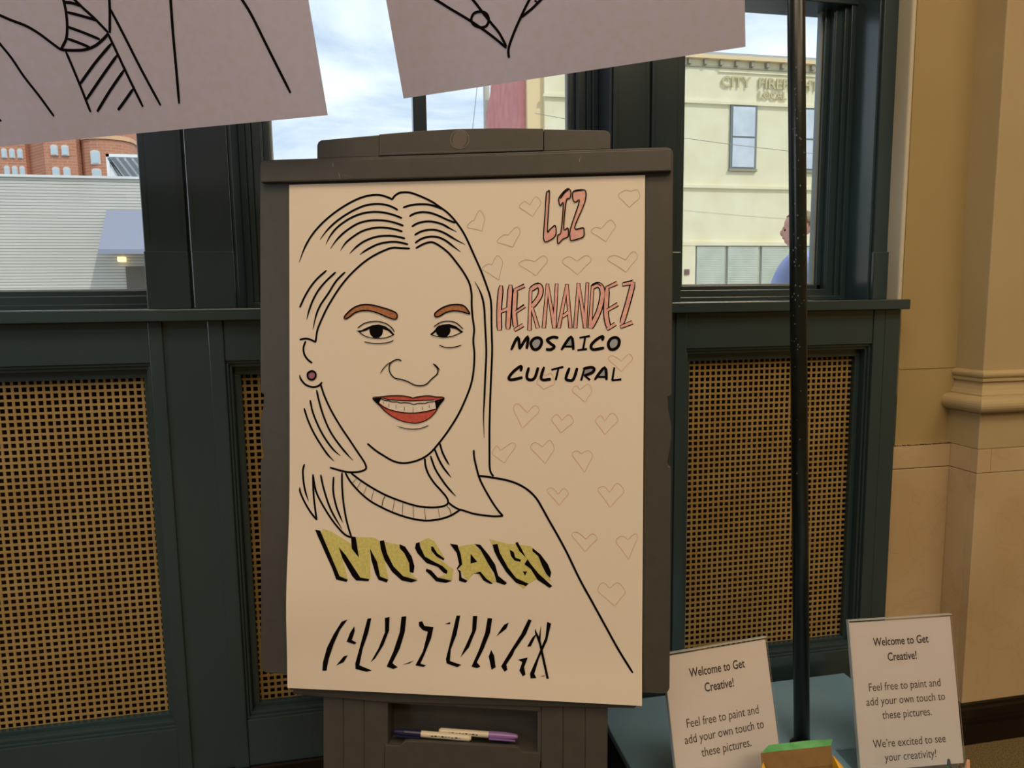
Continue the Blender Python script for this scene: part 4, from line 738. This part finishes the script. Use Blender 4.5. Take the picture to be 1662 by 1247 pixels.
p 0 k 0 0 1 2022,-7451 2108,-7439 2079,-7714 1993,-8000 1864,-8261 1959,-8327 1878,-8359 1763,-8322 1878,-8062 1993,-7717
p 0 k 0 0 1 2323,-7534 2380,-7518 2423,-7600 2579,-7613 2537,-7806 2423,-8092 2352,-8251 2452,-8274 2409,-8304 2266,-8283 2395,-8038 2480,-7696 2394,-7672 2328,-7604
p 0 k 0 0 1 2037,-8281 2237,-8200 2166,-8252
p 0 k 0 0 1 2769,-7557 2871,-7516 2863,-7553
p 0 k 0 0 1 2975,-7403 3040,-7400 2976,-7730 2878,-7987 2864,-8184 3062,-8244 2991,-8284 2807,-8228 2793,-8159 2877,-7819
p 0 k 0 0 1 3257,-7399 3333,-7396 3314,-7631 3188,-7944 3042,-8119 3132,-7919 3243,-7662
p 0 k 0 0 1 3509,-7428 3587,-7430 3552,-7676 3441,-7960 3329,-8189 3391,-8256 3329,-8287 3236,-8263 3357,-7992 3468,-7680
p 0 k 0 0 1 3871,-7490 3788,-7533 3658,-7736 3830,-7595
p 0 k 0 0 1 3572,-7968 3623,-8063 3651,-8257 3581,-8302 3530,-8081
p 0 k 0 0 1 4203,-7421 4258,-7438 4163,-7677 3970,-7963 3942,-8034 3832,-8206 3852,-8288 3804,-8324 3743,-8238 3887,-7995 4080,-7681
p 0 k 0 0 1 4356,-7641 4246,-7881 4183,-7889 4273,-7727
p 0 k 0 0 1 4314,-7574 4383,-7709 4418,-7514 4411,-7776 4556,-8405 4515,-8407 4384,-7833 4314,-7643
p 0 k 0 0 1 4520,-7454 4588,-7479 4521,-7771 4385,-8082 4309,-8335 4345,-8402 4248,-8415 4234,-8338 4357,-8055 4493,-7717
p 0 k 0 0 1 4031,-8113 4197,-8069 4137,-8232 4160,-8356 4115,-8386 4054,-8292 4104,-8151
p 0 k 0 0 1 4405,-8371 4490,-8353 4468,-8373
s 2 k 3.7 0 0 739,2049 930,1964 1117,1868 1339,1765 1517,1642 1685,1489 1817,1369
s 2 k 3.7 0 0 695,1751 776,1575 909,1330 1026,1035 1182,733 1336,393
s 2 k 3.7 0 0 241,619 342,395
s 2 k 3.7 0 0 2100,2237 2112,2119 2105,1944 2063,1740 1981,1537 1878,1424 1817,1369
s 2 k 3.7 0 0 1817,1369 2005,1342 2224,1330 2421,1367 2595,1448 2719,1526
s 2 k 3.7 0 0 2135,2233 2252,2105 2392,1930 2549,1752 2714,1533
s 2 k 3.7 0 0 2979,2319 2896,2041 2833,1813 2737,1525
s 2 k 3.7 0 0 2846,1885 2967,1472 3104,971 3283,394
s 2 k 3.7 0 0 2098,2027 2236,2005 2379,1946
s 2 k 3.7 0 0 2120,1883 2317,1819 2593,1718
s 2 k 3.7 0 0 2050,1681 2274,1584 2541,1453
s 2 k 3.7 0 0 1991,1514 2152,1444 2326,1358
s 2 k 3.7 0 0 1897,1330 1940,1046 1981,726 2016,400
s 2 k 3.7 0 0 2707,1512 2760,1280 2852,869 2968,399
s 2 k 3.7 0 0 2718,1375 2339,1119 1974,838
s 2 k 3.7 0 0 2765,1203 2428,939 2005,595
s 2 k 3.7 0 0 2820,982 2457,684 2136,396
s 2 k 3.7 0 0 2874,678 2663,506 2514,389
s 2 k 3.7 0 0 3985,2328 3899,1940 3797,1423 3708,916 3612,391
s 2 k 3.7 0 0 4894,2206 5022,1827 5146,1556 5331,1008 5545,384
s 1 k 3.7 0 0 300,1900 831,1531 1096,1330 1430,1084 1762,805 2008,562
s 1 k 3.7 0 0 1181,1831 1504,1431 1669,1180 1790,999 1913,816 2011,585
s 1 k 3.7 0 0 2779,1589 2526,1280 2351,1048 2168,779 2043,547 2031,397
s 1 k 3.7 0 0 2934,1378 2700,1222 2542,1117 2326,1002
s 1 k 3.7 0 1 1627,1196 1731,1152 1761,1052 1703,962 1597,951 1486,1010 1455,1097 1513,1184
s 1 k 3.7 0 0 2598,1221 2633,1206
"""

PLN = [EA, HR, HL]
def plane_matrix(p):
    m = Matrix.Identity(4)
    for i in range(3):
        for j in range(3): m[i][j] = p[0][i][j]
        m[i][3] = p[1][i]
    return m
def bulge(pl, u, v):
    if pl == 0: return .004+.016*math.exp(-((v+.74)/.13)**2)*max(0, 1-u/.5)**2 + .006*math.exp(-((v+.88)/.05)**2)
    return .004*sin(5*u+1)*sin(3*v)
def smoothpts(p, closed, n=4):
    if len(p) < 3: return p
    o = []; m_ = len(p)
    g = (lambda i: p[i % m_]) if closed else (lambda i: p[max(0, min(m_-1, i))])
    for i in range(m_ if closed else m_-1):
        a, b, c, d = g(i-1), g(i), g(i+1), g(i+2)
        for k in range(n):
            t = k/n; o.append(tuple(.5*(2*b[j]+(c[j]-a[j])*t+(2*a[j]-5*b[j]+4*c[j]-d[j])*t*t+(3*b[j]-a[j]-3*c[j]+d[j])*t**3) for j in (0, 1)))
    if not closed: o.append(p[-1])
    return o
LAY = {'pencil': 1, 'heart': 1, 'yellow': 1, 'brow': 1, 'lips': 1, 'earring': 1, 'pink': 2, 'bluegrey': 1, 'lilac': 1, 'teeth': 3, 'k': 4}
def build_drawing(pl, top):
    W_, H_ = (.61, .877) if pl == 0 else (.61, .914); bms = {}; zoff = 0; hcount = 0
    for line in DRAW.strip().split('\n'):
        k, p, mt, w, t, c, rest = line.split(' ', 6)
        if int(p) != pl: continue
        zoff += 1
        if mt in ('heart', 'pencil'): key = (mt, hcount//2); hcount += 1
        elif mt == 'brow': key = (mt, zoff)
        else: key = (mt, 0)
        bm = bms.setdefault(key, BM()); t = int(t); c = int(c)
        pts = [tuple(int(q)/1e4 for q in a.split(',')) for a in rest.split()]
        lay = .0003+.00000035*zoff+.0001*LAY[mt]
        if mt == 'pink' and k == 's' : lay += .0006
        if mt == 'k' and k == 's' and float(w) <= 3.0: lay += .0009
        if pl: 
            pts = [q for q in pts]
        def P3(u, v, dy=0): return bm.verts.new((u, -bulge(pl, u, v)-lay, v))
        if k == 'p':
            # triangulate on a fine fan so that it follows the sheet
            from mathutils.geometry import tessellate_polygon
            vs_ = [P3(u, v) for u, v in pts]
            for tri in tessellate_polygon([[Vector((u, v, 0)) for u, v in pts]]):
                try: bm.faces.new([vs_[i] for i in tri])
                except ValueError: pass
            continue
        hw = float(w)*(.00107 if pl == 0 else .00122)/2
        q = smoothpts(pts, c); n = len(q); ring = []
        if not c and not (t & 1): a, b = Vector(q[0]), Vector(q[1]); q[0] = tuple(a-(b-a).normalized()*hw*.4)
        L0 = []
        for i in range(n):
            a = Vector(q[(i-1) % n] if c else q[max(0, i-1)]); b = Vector(q[(i+1) % n] if c else q[min(n-1, i+1)]); d = (b-a); d = d.normalized() if d.length else Vector((1, 0)); nn = Vector((-d.y, d.x)); s = i/(n-1) if n > 1 else 0; ww = hw
            if t & 1: ww *= min(1, .15+s*5)
            if t & 2: ww *= min(1, .15+(1-s)*4)
            if not c and not (t & 1) and i == 0: ww *= .6
            if not c and not (t & 2) and i == n-1: ww *= .75
            o = Vector(q[i]); L0.append((P3(*(o+nn*ww)), P3(*(o-nn*ww))))
        for i in range(n if c else n-1):
            A, B = L0[i], L0[(i+1) % n]; bm.faces.new((A[0], A[1], B[1], B[0]))
    NM = {'k': ('ink_drawing', ink), 'pink': ('pink_pencil_filling', mat('pink_pencil', (236, 186, 170), .8, (222, 164, 160), 120)), 'brow': ('eyebrow_filling', mat('brown_pencil', (184, 124, 82), .8, (160, 100, 62), 260)),
          'lips': ('lip_filling', mat('red_pencil', (206, 96, 78), .8, (190, 72, 60), 220)), 'teeth': ('teeth', paper), 'earring': ('earring_filling', mat('purple_pencil', (164, 100, 124), .8)),
          'yellow': ('yellow_pencil_filling', mat('yellow_pencil', (214, 206, 128), .8, (200, 190, 106), 240)), 'bluegrey': ('blue_grey_filling', mat('bluegrey_pencil', (158, 164, 172), .8)), 'lilac': ('lilac_filling', mat('lilac_pencil', (160, 150, 160), .8)),
          'heart': ('pencil_heart', mat('faint_red_pencil', (222, 176, 152), .8)), 'pencil': ('pencil_heart', mat('faint_grey_pencil', (196, 174, 146), .8))}
    for (mt, k_), bm in bms.items():
        obj(NM[mt][0], bm, NM[mt][1], top, kind=None if mt in ('heart', 'pencil', 'brow', 'lips', 'teeth', 'earring') else 'stuff')
def sheet(name, pl, lab, cat, m_, group=None):
    W_, H_ = (.61, -.877) if pl == 0 else (.61, .914)
    top = tag(empty(name, loc=(0, 0, 0)), lab, cat, group); top.matrix_world = plane_matrix(PLN[pl]); bm = BM(); NX, NY = 24, 36
    g = [[bm.verts.new((W_*i/NX, -bulge(pl, W_*i/NX, H_*j/NY), H_*j/NY)) for i in range(NX+1)] for j in range(NY+1)]
    for j in range(NY):
        for i in range(NX): bm.faces.new((g[j][i], g[j][i+1], g[j+1][i+1], g[j+1][i]))
    obj('sheet', bm, m_, top, smooth=True); build_drawing(pl, top); return top
sheet('portrait_poster', 0, 'large coloring poster of a smiling woman clipped to the easel', 'poster', paper)
sheet('hanging_poster', 1, 'hanging line drawing of an open shirt collar with a button', 'poster', hangpaper)
sheet('hanging_poster', 2, 'hanging line drawing of a striped tie and jacket at top left', 'poster', hangpaper)

# ---------------- easel ----------------
ea = tag(empty('easel'), 'brown-grey plastic flipchart easel holding the portrait poster', 'easel'); ea.matrix_world = plane_matrix(EA)
out_ = []
def rc(cx, cz, r, a0, a1, n=5): return [(cx+r*cos(R_(a0+(a1-a0)*i/n)), cz+r*sin(R_(a0+(a1-a0)*i/n))) for i in range(n+1)]
x0, x1, z0, z1 = -.056, .656, -.860, .046; rr = .012
o_ = rc(x0+rr, z1-rr, rr, 180, 90)+rc(x1-rr, z1-rr, rr, 90, 0)+[(x1, -.360), (x1-.0015, -.363), (x1-.0065, -.3655), (x1-.0055, -.385), (x1-.002, -.402), (x1, -.415), (x1, -.435), (x1-.004, -.462), (x1-.006, -.474), (x1-.004, -.479), (x1, -.481)]+rc(x1-rr, z0+rr, rr, 0, -90)+rc(x0+rr, z0+rr, rr, -90, -180)+[(x0, -.481), (x0+.004, -.479), (x0+.006, -.474), (x0+.004, -.462), (x0, -.435), (x0, -.415), (x0+.002, -.402), (x0+.0055, -.385), (x0+.0065, -.3655), (x0+.0015, -.363), (x0, -.360)]
bm = BM(); prism(bm, o_, 0, .024); obj('board', bm, easelm, ea, .002)
# raised rim line along the top and right edges
bm = BM(); bx(bm, x0+.008, x1-.004, -.0125, 0, .0035, .0385); obj('clamp_bar', bm, easelm, ea, .0015)
bm = BM(); prism(bm, [(.047, .0465), (.047, .070), (.0495, .0755), (.055, .0785), (.158, .0838), (.158, .0465)], .004, .022); obj('header_wing', bm, easelm, ea, .0015)
bm = BM(); prism(bm, [(.1586, .0465), (.1586, .0842), (.23, .0875), (.30, .0888), (.37, .0875), (.4418, .0842), (.4418, .0465)], .0015, .024); hd = obj('header', bm, easelm, ea, .0015)
bm = BM(); prism(bm, [(.4424, .0465), (.4424, .0838), (.545, .0785), (.551, .0755), (.5535, .070), (.5535, .0465)], .004, .022); obj('header_wing', bm, easelm, ea, .0015)
bm = BM(); bx(bm, .1586, .4418, -.001, .004, .0465, .0505); obj('header_ridge', bm, easelm, ea, .001)
bm = BM(); n_ = 32; ro, ri = .0165, .0152; rg = [[bm.verts.new((.300+r*cos(2*pi*k/n_), .0007, .0705+r*sin(2*pi*k/n_))) for k in range(n_)] for r in (ro, ri)]
for k in range(n_): bm.faces.new((rg[0][k], rg[0][(k+1) % n_], rg[1][(k+1) % n_], rg[1][k]))
for k in range(-6, 7, 1):   # hatch lines running down to the right inside the ring
    d = k*.0022; h = math.sqrt(max(0, .0145**2-d*d)); a = Vector((1, 1)).normalized()*d; b = Vector((.6, -1)).normalized()
    p1 = Vector((.300, .0705))+a-b*h*.95; p2 = Vector((.300, .0705))+a+b*h*.95; w_ = Vector((.0006, .0003))
    bm.faces.new([bm.verts.new((p.x, .0007, p.y)) for p in (p1-w_, p1+w_, p2+w_, p2-w_)])
for f in bm.faces: pass
obj('embossed_emblem', bm, mat('paler_emblem_plastic', (116, 106, 100), .5), ea, kind='stuff')  # ring and hatch in a paler plastic tone
bm = BM()
for pts in ([(.081, .033), (.0825, .029), (.082, .026)], [(.092, .016), (.094, .010), (.094, .006)], [(.100, .012), (.118, .007)], [(.506, .031), (.503, .027), (.5025, .022)], [(.11, .022), (.125, .0225)]):
    for a, b in zip(pts, pts[1:]): w_ = .0003; bm.faces.new([bm.verts.new(v) for v in ((a[0]-w_, -.01275, a[1]), (a[0]+w_, -.01275, a[1]), (b[0]+w_, -.01275, b[1]), (b[0]-w_, -.01275, b[1]))])
obj('scratches', bm, mat('pale_scratch', (150, 140, 128), .7), ea, kind='stuff')
# lower lip
bm = BM(); prism(bm, [(.0028, -.84), (.6048, -.84), (.6048, -.879), (.5987, -.8868), (.4412, -.8925), (.1649, -.9000), (.0028, -.895)], -.0005, .03); obj('lower_lip', bm, easelm, ea, .002)
LEG = -1.372
for a in (.0558, .4419):
    bm = BM()
    for k in range(3): bx(bm, a+.0375*k+.0006, a+.0375*(k+1)-.0006, .006, .03, LEG, -.875)
    bx(bm, a, a+.1125, .0075, .034, LEG, -.875); obj('front_leg', bm, easelm, ea, .0012)
# tray recess between the legs
bm = BM(); bx(bm, .1684, .4418, .004, .03, -.9035, -.885); obj('tray_header', bm, easelm, ea, .002)
bm = BM(); bx(bm, .167, .1735, .006, .048, -.99, -.895); bx(bm, .4355, .442, .006, .048, -.99, -.895); bx(bm, .167, .442, .044, .05, -1.05, -.895); bx(bm, .167, .442, .010, .048, -.985, -.978); obj('tray_recess', bm, easelm, ea, .001)
bm = BM(); prism(bm, [(.1684, -.975), (.171, -.9775), (.195, -.9775), (.204, -.9685), (.212, -.9675), (.398, -.9665), (.404, -.968), (.412, -.975), (.438, -.9745), (.4405, -.972), (.4405, -1.10), (.1684, -1.10)], .004, .012); obj('tray_front', bm, easelm, ea, .001)
for a in (.075, .46):
    bm = BM(); tube(bm, [(a+.03, .045, -.30), (a+.03, .155, LEG+.155*.1)], .012, 10); obj('rear_leg', bm, easelm, ea, smooth=True)

# ---------------- pens in the tray ----------------
M4 = plane_matrix(EA)
def pen(lab, x, ybar, z, flip, capc, yaw=0):
    t = tag(empty('marker_pen'), lab, 'pen'); t.matrix_world = M4 @ Matrix.Translation((x, ybar, z)) @ Matrix.Rotation(yaw, 4, 'Y') @ Matrix.Scale(flip, 4, (1, 0, 0))
    bar = mat('cream_pen_barrel', (214, 202, 180), .4); capm = mat(capc[0], capc[1], .3)
    bm = BM(); tube(bm, [(0, 0, 0), (.0865, 0, 0), (.090, 0, 0)], [.0055, .0055, .003], 14); obj('barrel', bm, bar, t, smooth=False)
    bm = BM(); tube(bm, [(.001, 0, 0), (-.028, 0, 0), (-.046, 0, 0), (-.050, 0, 0)], [.0064, .0062, .0045, .003], 14); obj('cap', bm, capm, t)
    bm = BM(); bx(bm, -.046, .0, -.0085, -.006, -.005, -.0025); obj('clip', bm, capm, t, .0005)
    bm = BM(); random.seed(3)
    for i in range(9): xx = .02+i*.006; bx(bm, xx, xx+.003+.002*random.random(), -.0058, -.0052, .0005*(i % 3), .0012+.0006*(i % 2))
    obj('barrel_print', bm, ink, t, kind='stuff'); return t
pen('cream marker pen with a dark navy cap at the tray left', .229, .019, -.9615, 1, ('navy_cap', (28, 30, 62)), R_(1.6))
pen('cream marker pen with a purple cap at the tray right', .350, .027, -.9600, -1, ('purple_cap', (140, 104, 168)), R_(.8))

# ---------------- plinth, pole ----------------
plm = mat('plinth_top_sky_sheen', (122, 168, 204), .32, (130, 176, 212), 5, .06, spec=.9)  # top tinted blue-grey to stand for sky reflected in its gloss
pb = tag(empty('plinth', loc=(.79, 1.13, 0)), 'low painted plinth with a blue-grey sky sheen standing under the signs', 'plinth')
rel('body', (.478, 1.102, .812, 1.445, 0, .203), mat('plinth_side_in_shade', (24, 40, 44), .5), pb, .003); rel('top', (.466, 1.114, .80, 1.457, .203, .221), plm, pb, .003)  # body coloured darker to stand for the shadow on the plinth's sides
bm = BM(); random.seed(11)
for i in range(16):
    x, y = random.uniform(.5, 1.09)-.79, random.uniform(1.0, 1.44)-1.13; a = random.uniform(0, pi); l_ = random.uniform(.003, .010); d = Vector((cos(a), sin(a)))*l_; n_ = Vector((-sin(a), cos(a)))*.0005
    bm.faces.new([bm.verts.new((x+p.x, y+p.y, .2213)) for p in (-d-n_, -d+n_, d+n_, d-n_)])
obj('scuffs', bm, mat('pale_scuff', (150, 156, 156), .7), pb, kind='stuff')
pl_ = tag(empty('upright_pole', loc=(.839, 1.217, .221)), 'dark green scratched metal pole rising from the plinth', 'pole')
dx = (.77-.839)/(1.694-.221); T_ = 2.3
bm = BM(); tube(bm, [(0, 0, .0), (dx*T_*.5, 0, T_*.5), (dx*T_, 0, T_)], .0157, 24); obj('shaft', bm, mat('black_green_enamel', (26, 34, 32), .3, (18, 24, 22), 30, .1), pl_, smooth=True)
bm = BM(); tube(bm, [(0, 0, 0), (0, 0, .006), (0, 0, .012)], [.024, .024, .018], 24); obj('base_flange', bm, MATS['black_green_enamel'], pl_)
bm = BM(); random.seed(5)
for i in range(70):
    z = random.choice([random.uniform(.55, 1.35), random.gauss(.95, .06), random.gauss(1.25, .08)]); a = random.gauss(-2.2, .35); r = .0159; s = random.uniform(.0004, .0013)
    c0 = Vector((dx*z+r*cos(a), r*sin(a), z)); tg = Vector((-sin(a), cos(a), 0)); bm.faces.new([bm.verts.new(c0+tg*p*s+Vector((0, 0, q*s*1.3))) for p, q in ((-1, -1), (1, -1), (1, 1), (-1, 1))])
obj('paint_chips', bm, mat('chip_grey', (96, 104, 104), .6), pl_, kind='stuff')
# cord that carries the hanging sheets (above the frame)
def sp(pl, u, v): return plane_matrix(PLN[pl]) @ Vector((u, 0, v))
bm = BM(); tube(bm, [(-1.42, 1.57, 2.55), sp(2, 0, .918), sp(2, .61, .918), sp(1, 0, .918), sp(1, .61, .918), (1.30, 1.2, 3.9)], .0015, 6)
tag(obj('white_cord', bm, mat('white_cord', (210, 206, 196), .8)), 'thin cord carrying the two hanging line drawings', 'cord')

# ---------------- sign holders ----------------
acr = glassmat('clear_acrylic', (.985, .99, .99), .03, .05); signp = mat('sign_paper', (250, 241, 242), .7, spec=.3); grey = mat('sign_print', (78, 70, 70), .7); greyb = mat('sign_print_bold', (62, 56, 58), .7)
edgem = mat('acrylic_edge', (190, 195, 195), .2)
def sign(lab, x, y, yaw, lean, h=.279):
    w_ = .216; t = tag(empty('sign_holder', loc=(x, y, .223)), lab, 'sign', 'welcome signs on the plinth'); t.rotation_euler = (0, 0, yaw)
    Rx = Matrix.Translation((0, 0, .012)) @ Matrix.Rotation(-lean, 4, 'X')
    def tr(o): o.matrix_local = Rx; return o
    bm = BM(); bx(bm, -.0015, w_+.0015, -.004, -.0022, -.008, h+.003); tr(obj('front_sheet', bm, acr, t))
    bm = BM(); bx(bm, -.0015, w_+.0015, .0022, .004, -.008, h+.003); tr(obj('back_sheet', bm, acr, t))
    bm = BM(); bx(bm, -.0018, w_+.0018, -.0042, .0042, h+.003, h+.0046); bx(bm, -.0028, -.0015, -.0042, .0042, -.008, h+.0046); tr(obj('acrylic_edge', bm, edgem, t))
    bm = BM(); bx(bm, .0, w_, -.001, .001, 0, h-.001); pp = tr(obj('paper_insert', bm, signp, t, label='white printed paper insert'))
    bm = BM(); bx(bm, -.0015, w_+.0015, -.006, .085, -.003, 0); tr2 = obj('foot', bm, acr, t, .001); tr2.location = (0, 0, .003)
    cx = w_/2-.002
    for s, z, f, off in (('Welcome to Get', .2345, .0224, .00028), ('Creative!', .2045, .0224, .00028), ('Feel free to paint and', .149, .0222, 0), ('add your own touch to', .122, .0222, 0), ('these pictures.', .095, .0222, 0), ('We\u2019re excited to see', .042, .0222, 0), ('your creativity!', .0155, .0222, 0)):
        text('printed_line', s, f, greyb if off else grey, pp, (cx, -.0012, z), off=off, ext=.00005, sx=.80 if not off else .75)
    return t
sign('welcome sign in clear acrylic holder, partly behind the easel board', .4986, 1.0603, .094, .2607)
sign('welcome sign in clear acrylic holder, right of the pole', .8919, 1.1059, -.083, .2139, .283)

# ---------------- crayon box ----------------
cbx = tag(empty('crayon_box', loc=(.69, .985, .2215)), 'yellow and green crayon box with its lid open', 'box')
cbx.rotation_euler = (0, 0, R_(-3))
yl = mat('yellow_card', (228, 176, 40), .5); gn = mat('green_card', (70, 150, 84), .5, (96, 180, 110), 30); br_ = mat('brown_card', (146, 116, 72), .8, (134, 104, 62), 40)
w_, d_, h_ = .130, .055, .116; tk = .001
bm = BM(); bx(bm, -w_/2, w_/2, -d_/2, -d_/2+tk, 0, h_*.86); obj('front_panel', bm, yl, cbx); bm = BM(); bx(bm, -w_/2, w_/2, d_/2-tk, d_/2, 0, h_); obj('back_panel', bm, [br_], cbx)
for s in (-1, 1):
    bm = BM(); X0 = s*w_/2; v = [bm.verts.new(p) for p in ((X0, -d_/2, 0), (X0, d_/2, 0), (X0, d_/2, h_), (X0, -d_/2, h_*.86))]; bm.faces.new(v); obj('side_panel', bm, yl, cbx, solid=.001)
    bm = BM(); v = [bm.verts.new(p) for p in ((X0, d_/2, h_+.0), (X0, -d_/2, h_*.86), (X0+s*.014, -d_/2-.004, h_*.86+.004), (X0+s*.012, d_/2-.012, h_+.004), (X0, d_/2, h_+.018))]; bm.faces.new(v); obj('side_flap', bm, yl, cbx, solid=.0008)
bm = BM(); v = [bm.verts.new(p) for p in ((-w_/2, d_/2, h_), (w_/2, d_/2, h_), (w_/2+.001, d_/2+.008, h_+.030), (-w_/2, d_/2+.008, h_+.030))]; bm.faces.new(v); obj('lid', bm, br_, cbx, solid=.001, label='brown inside of the open lid')
bm = BM(); v = [bm.verts.new(p) for p in ((-w_/2, d_/2+.0078, h_+.0298), (-w_/2+.03, d_/2+.0078, h_+.0305), (w_/2+.001, d_/2+.0078, h_+.0298), (w_/2+.010, d_/2+.016, h_+.036), (w_/2-.04, d_/2+.018, h_+.037), (-w_/2+.02, d_/2+.018, h_+.036))]; bm.faces.new(v); obj('lid_flap', bm, gn, cbx, solid=.001, label='green tuck flap of the lid')
bm = BM(); bx(bm, -w_/2+.002, w_/2-.002, -d_/2+.002, d_/2-.002, 0, .012); obj('tray', bm, br_, cbx)
crayc = [('brick red', (150, 40, 36)), ('dark violet', (60, 40, 90)), ('orange', (190, 90, 40)), ('deep teal', (40, 60, 60)), ('crimson', (180, 50, 60)), ('brown', (90, 60, 40)), ('royal blue', (40, 50, 110)), ('salmon', (200, 120, 110)),
         ('olive green', (60, 90, 50)), ('mauve', (150, 90, 150)), ('black', (30, 30, 34)), ('amber', (214, 150, 60)), ('sky blue', (96, 140, 180)), ('rust', (160, 76, 40)), ('grey', (110, 110, 112)), ('maroon', (96, 28, 36))]
def crayon(parentloc, col, dirv, ln, lab, grp, tip=True):
    o = tag(empty('crayon', loc=parentloc), lab, 'crayon', grp); d = Vector(dirv).normalized(); m_ = mat('crayon_%d_%d_%d' % col, col, .5)
    bm = BM(); tube(bm, [(0, 0, 0), d*(ln-.012)], .0038, 10); obj('wrapper', bm, m_, o)
    bm = BM(); tube(bm, [d*(ln-.0125), d*(ln-.008), d*ln], [.0034, .0033, .0022], 10); obj('tip', bm, m_, o); return o
k = 0
for j in range(2):
    for i in range(8):
        x = .69-w_/2+.014+i*.0145; y = .985-d_/2+.016+j*.021; nm_, c_ = crayc[k]; k += 1
        crayon((x, y, .2345), c_, (0, .02, 1), .076+.004*(k % 3), '%s crayon inside the open crayon box' % nm_, 'crayons in the crayon box')

# ---------------- cup of markers ----------------
cx, cy = .997, .985
cup = tag(empty('plastic_cup', loc=(cx, cy, .2215)), 'clear plastic cup at the lower right corner', 'cup')
bm = BM(); tube(bm, [(0, 0, 0), (0, 0, .066)], [.026, .030], 24, cap=False); obj('cup_wall', bm, acr, cup, solid=.001, smooth=True); bm = BM(); tube(bm, [(0, 0, 0), (0, 0, .002)], .026, 24); obj('cup_base', bm, acr, cup)
for col, dx_, dy_, tx, ty, ln, lab in (((60, 120, 80), -.010, .002, -.12, .05, .112, 'dark green crayon leaning left in the clear cup'), ((84, 88, 94), -.004, .008, -.05, .10, .117, 'grey crayon at the back of the clear cup'), ((128, 196, 160), -.002, -.006, -.02, -.02, .112, 'mint green crayon at the front of the clear cup'),
        ((96, 76, 62), .004, .004, .04, .05, .109, 'brown crayon in the middle of the clear cup'), ((232, 172, 136), .010, .002, .13, .05, .119, 'peach crayon at the right of the clear cup')):
    crayon((cx+dx_, cy+dy_, .2245), col, (tx, ty, 1), ln-.023, lab, None)
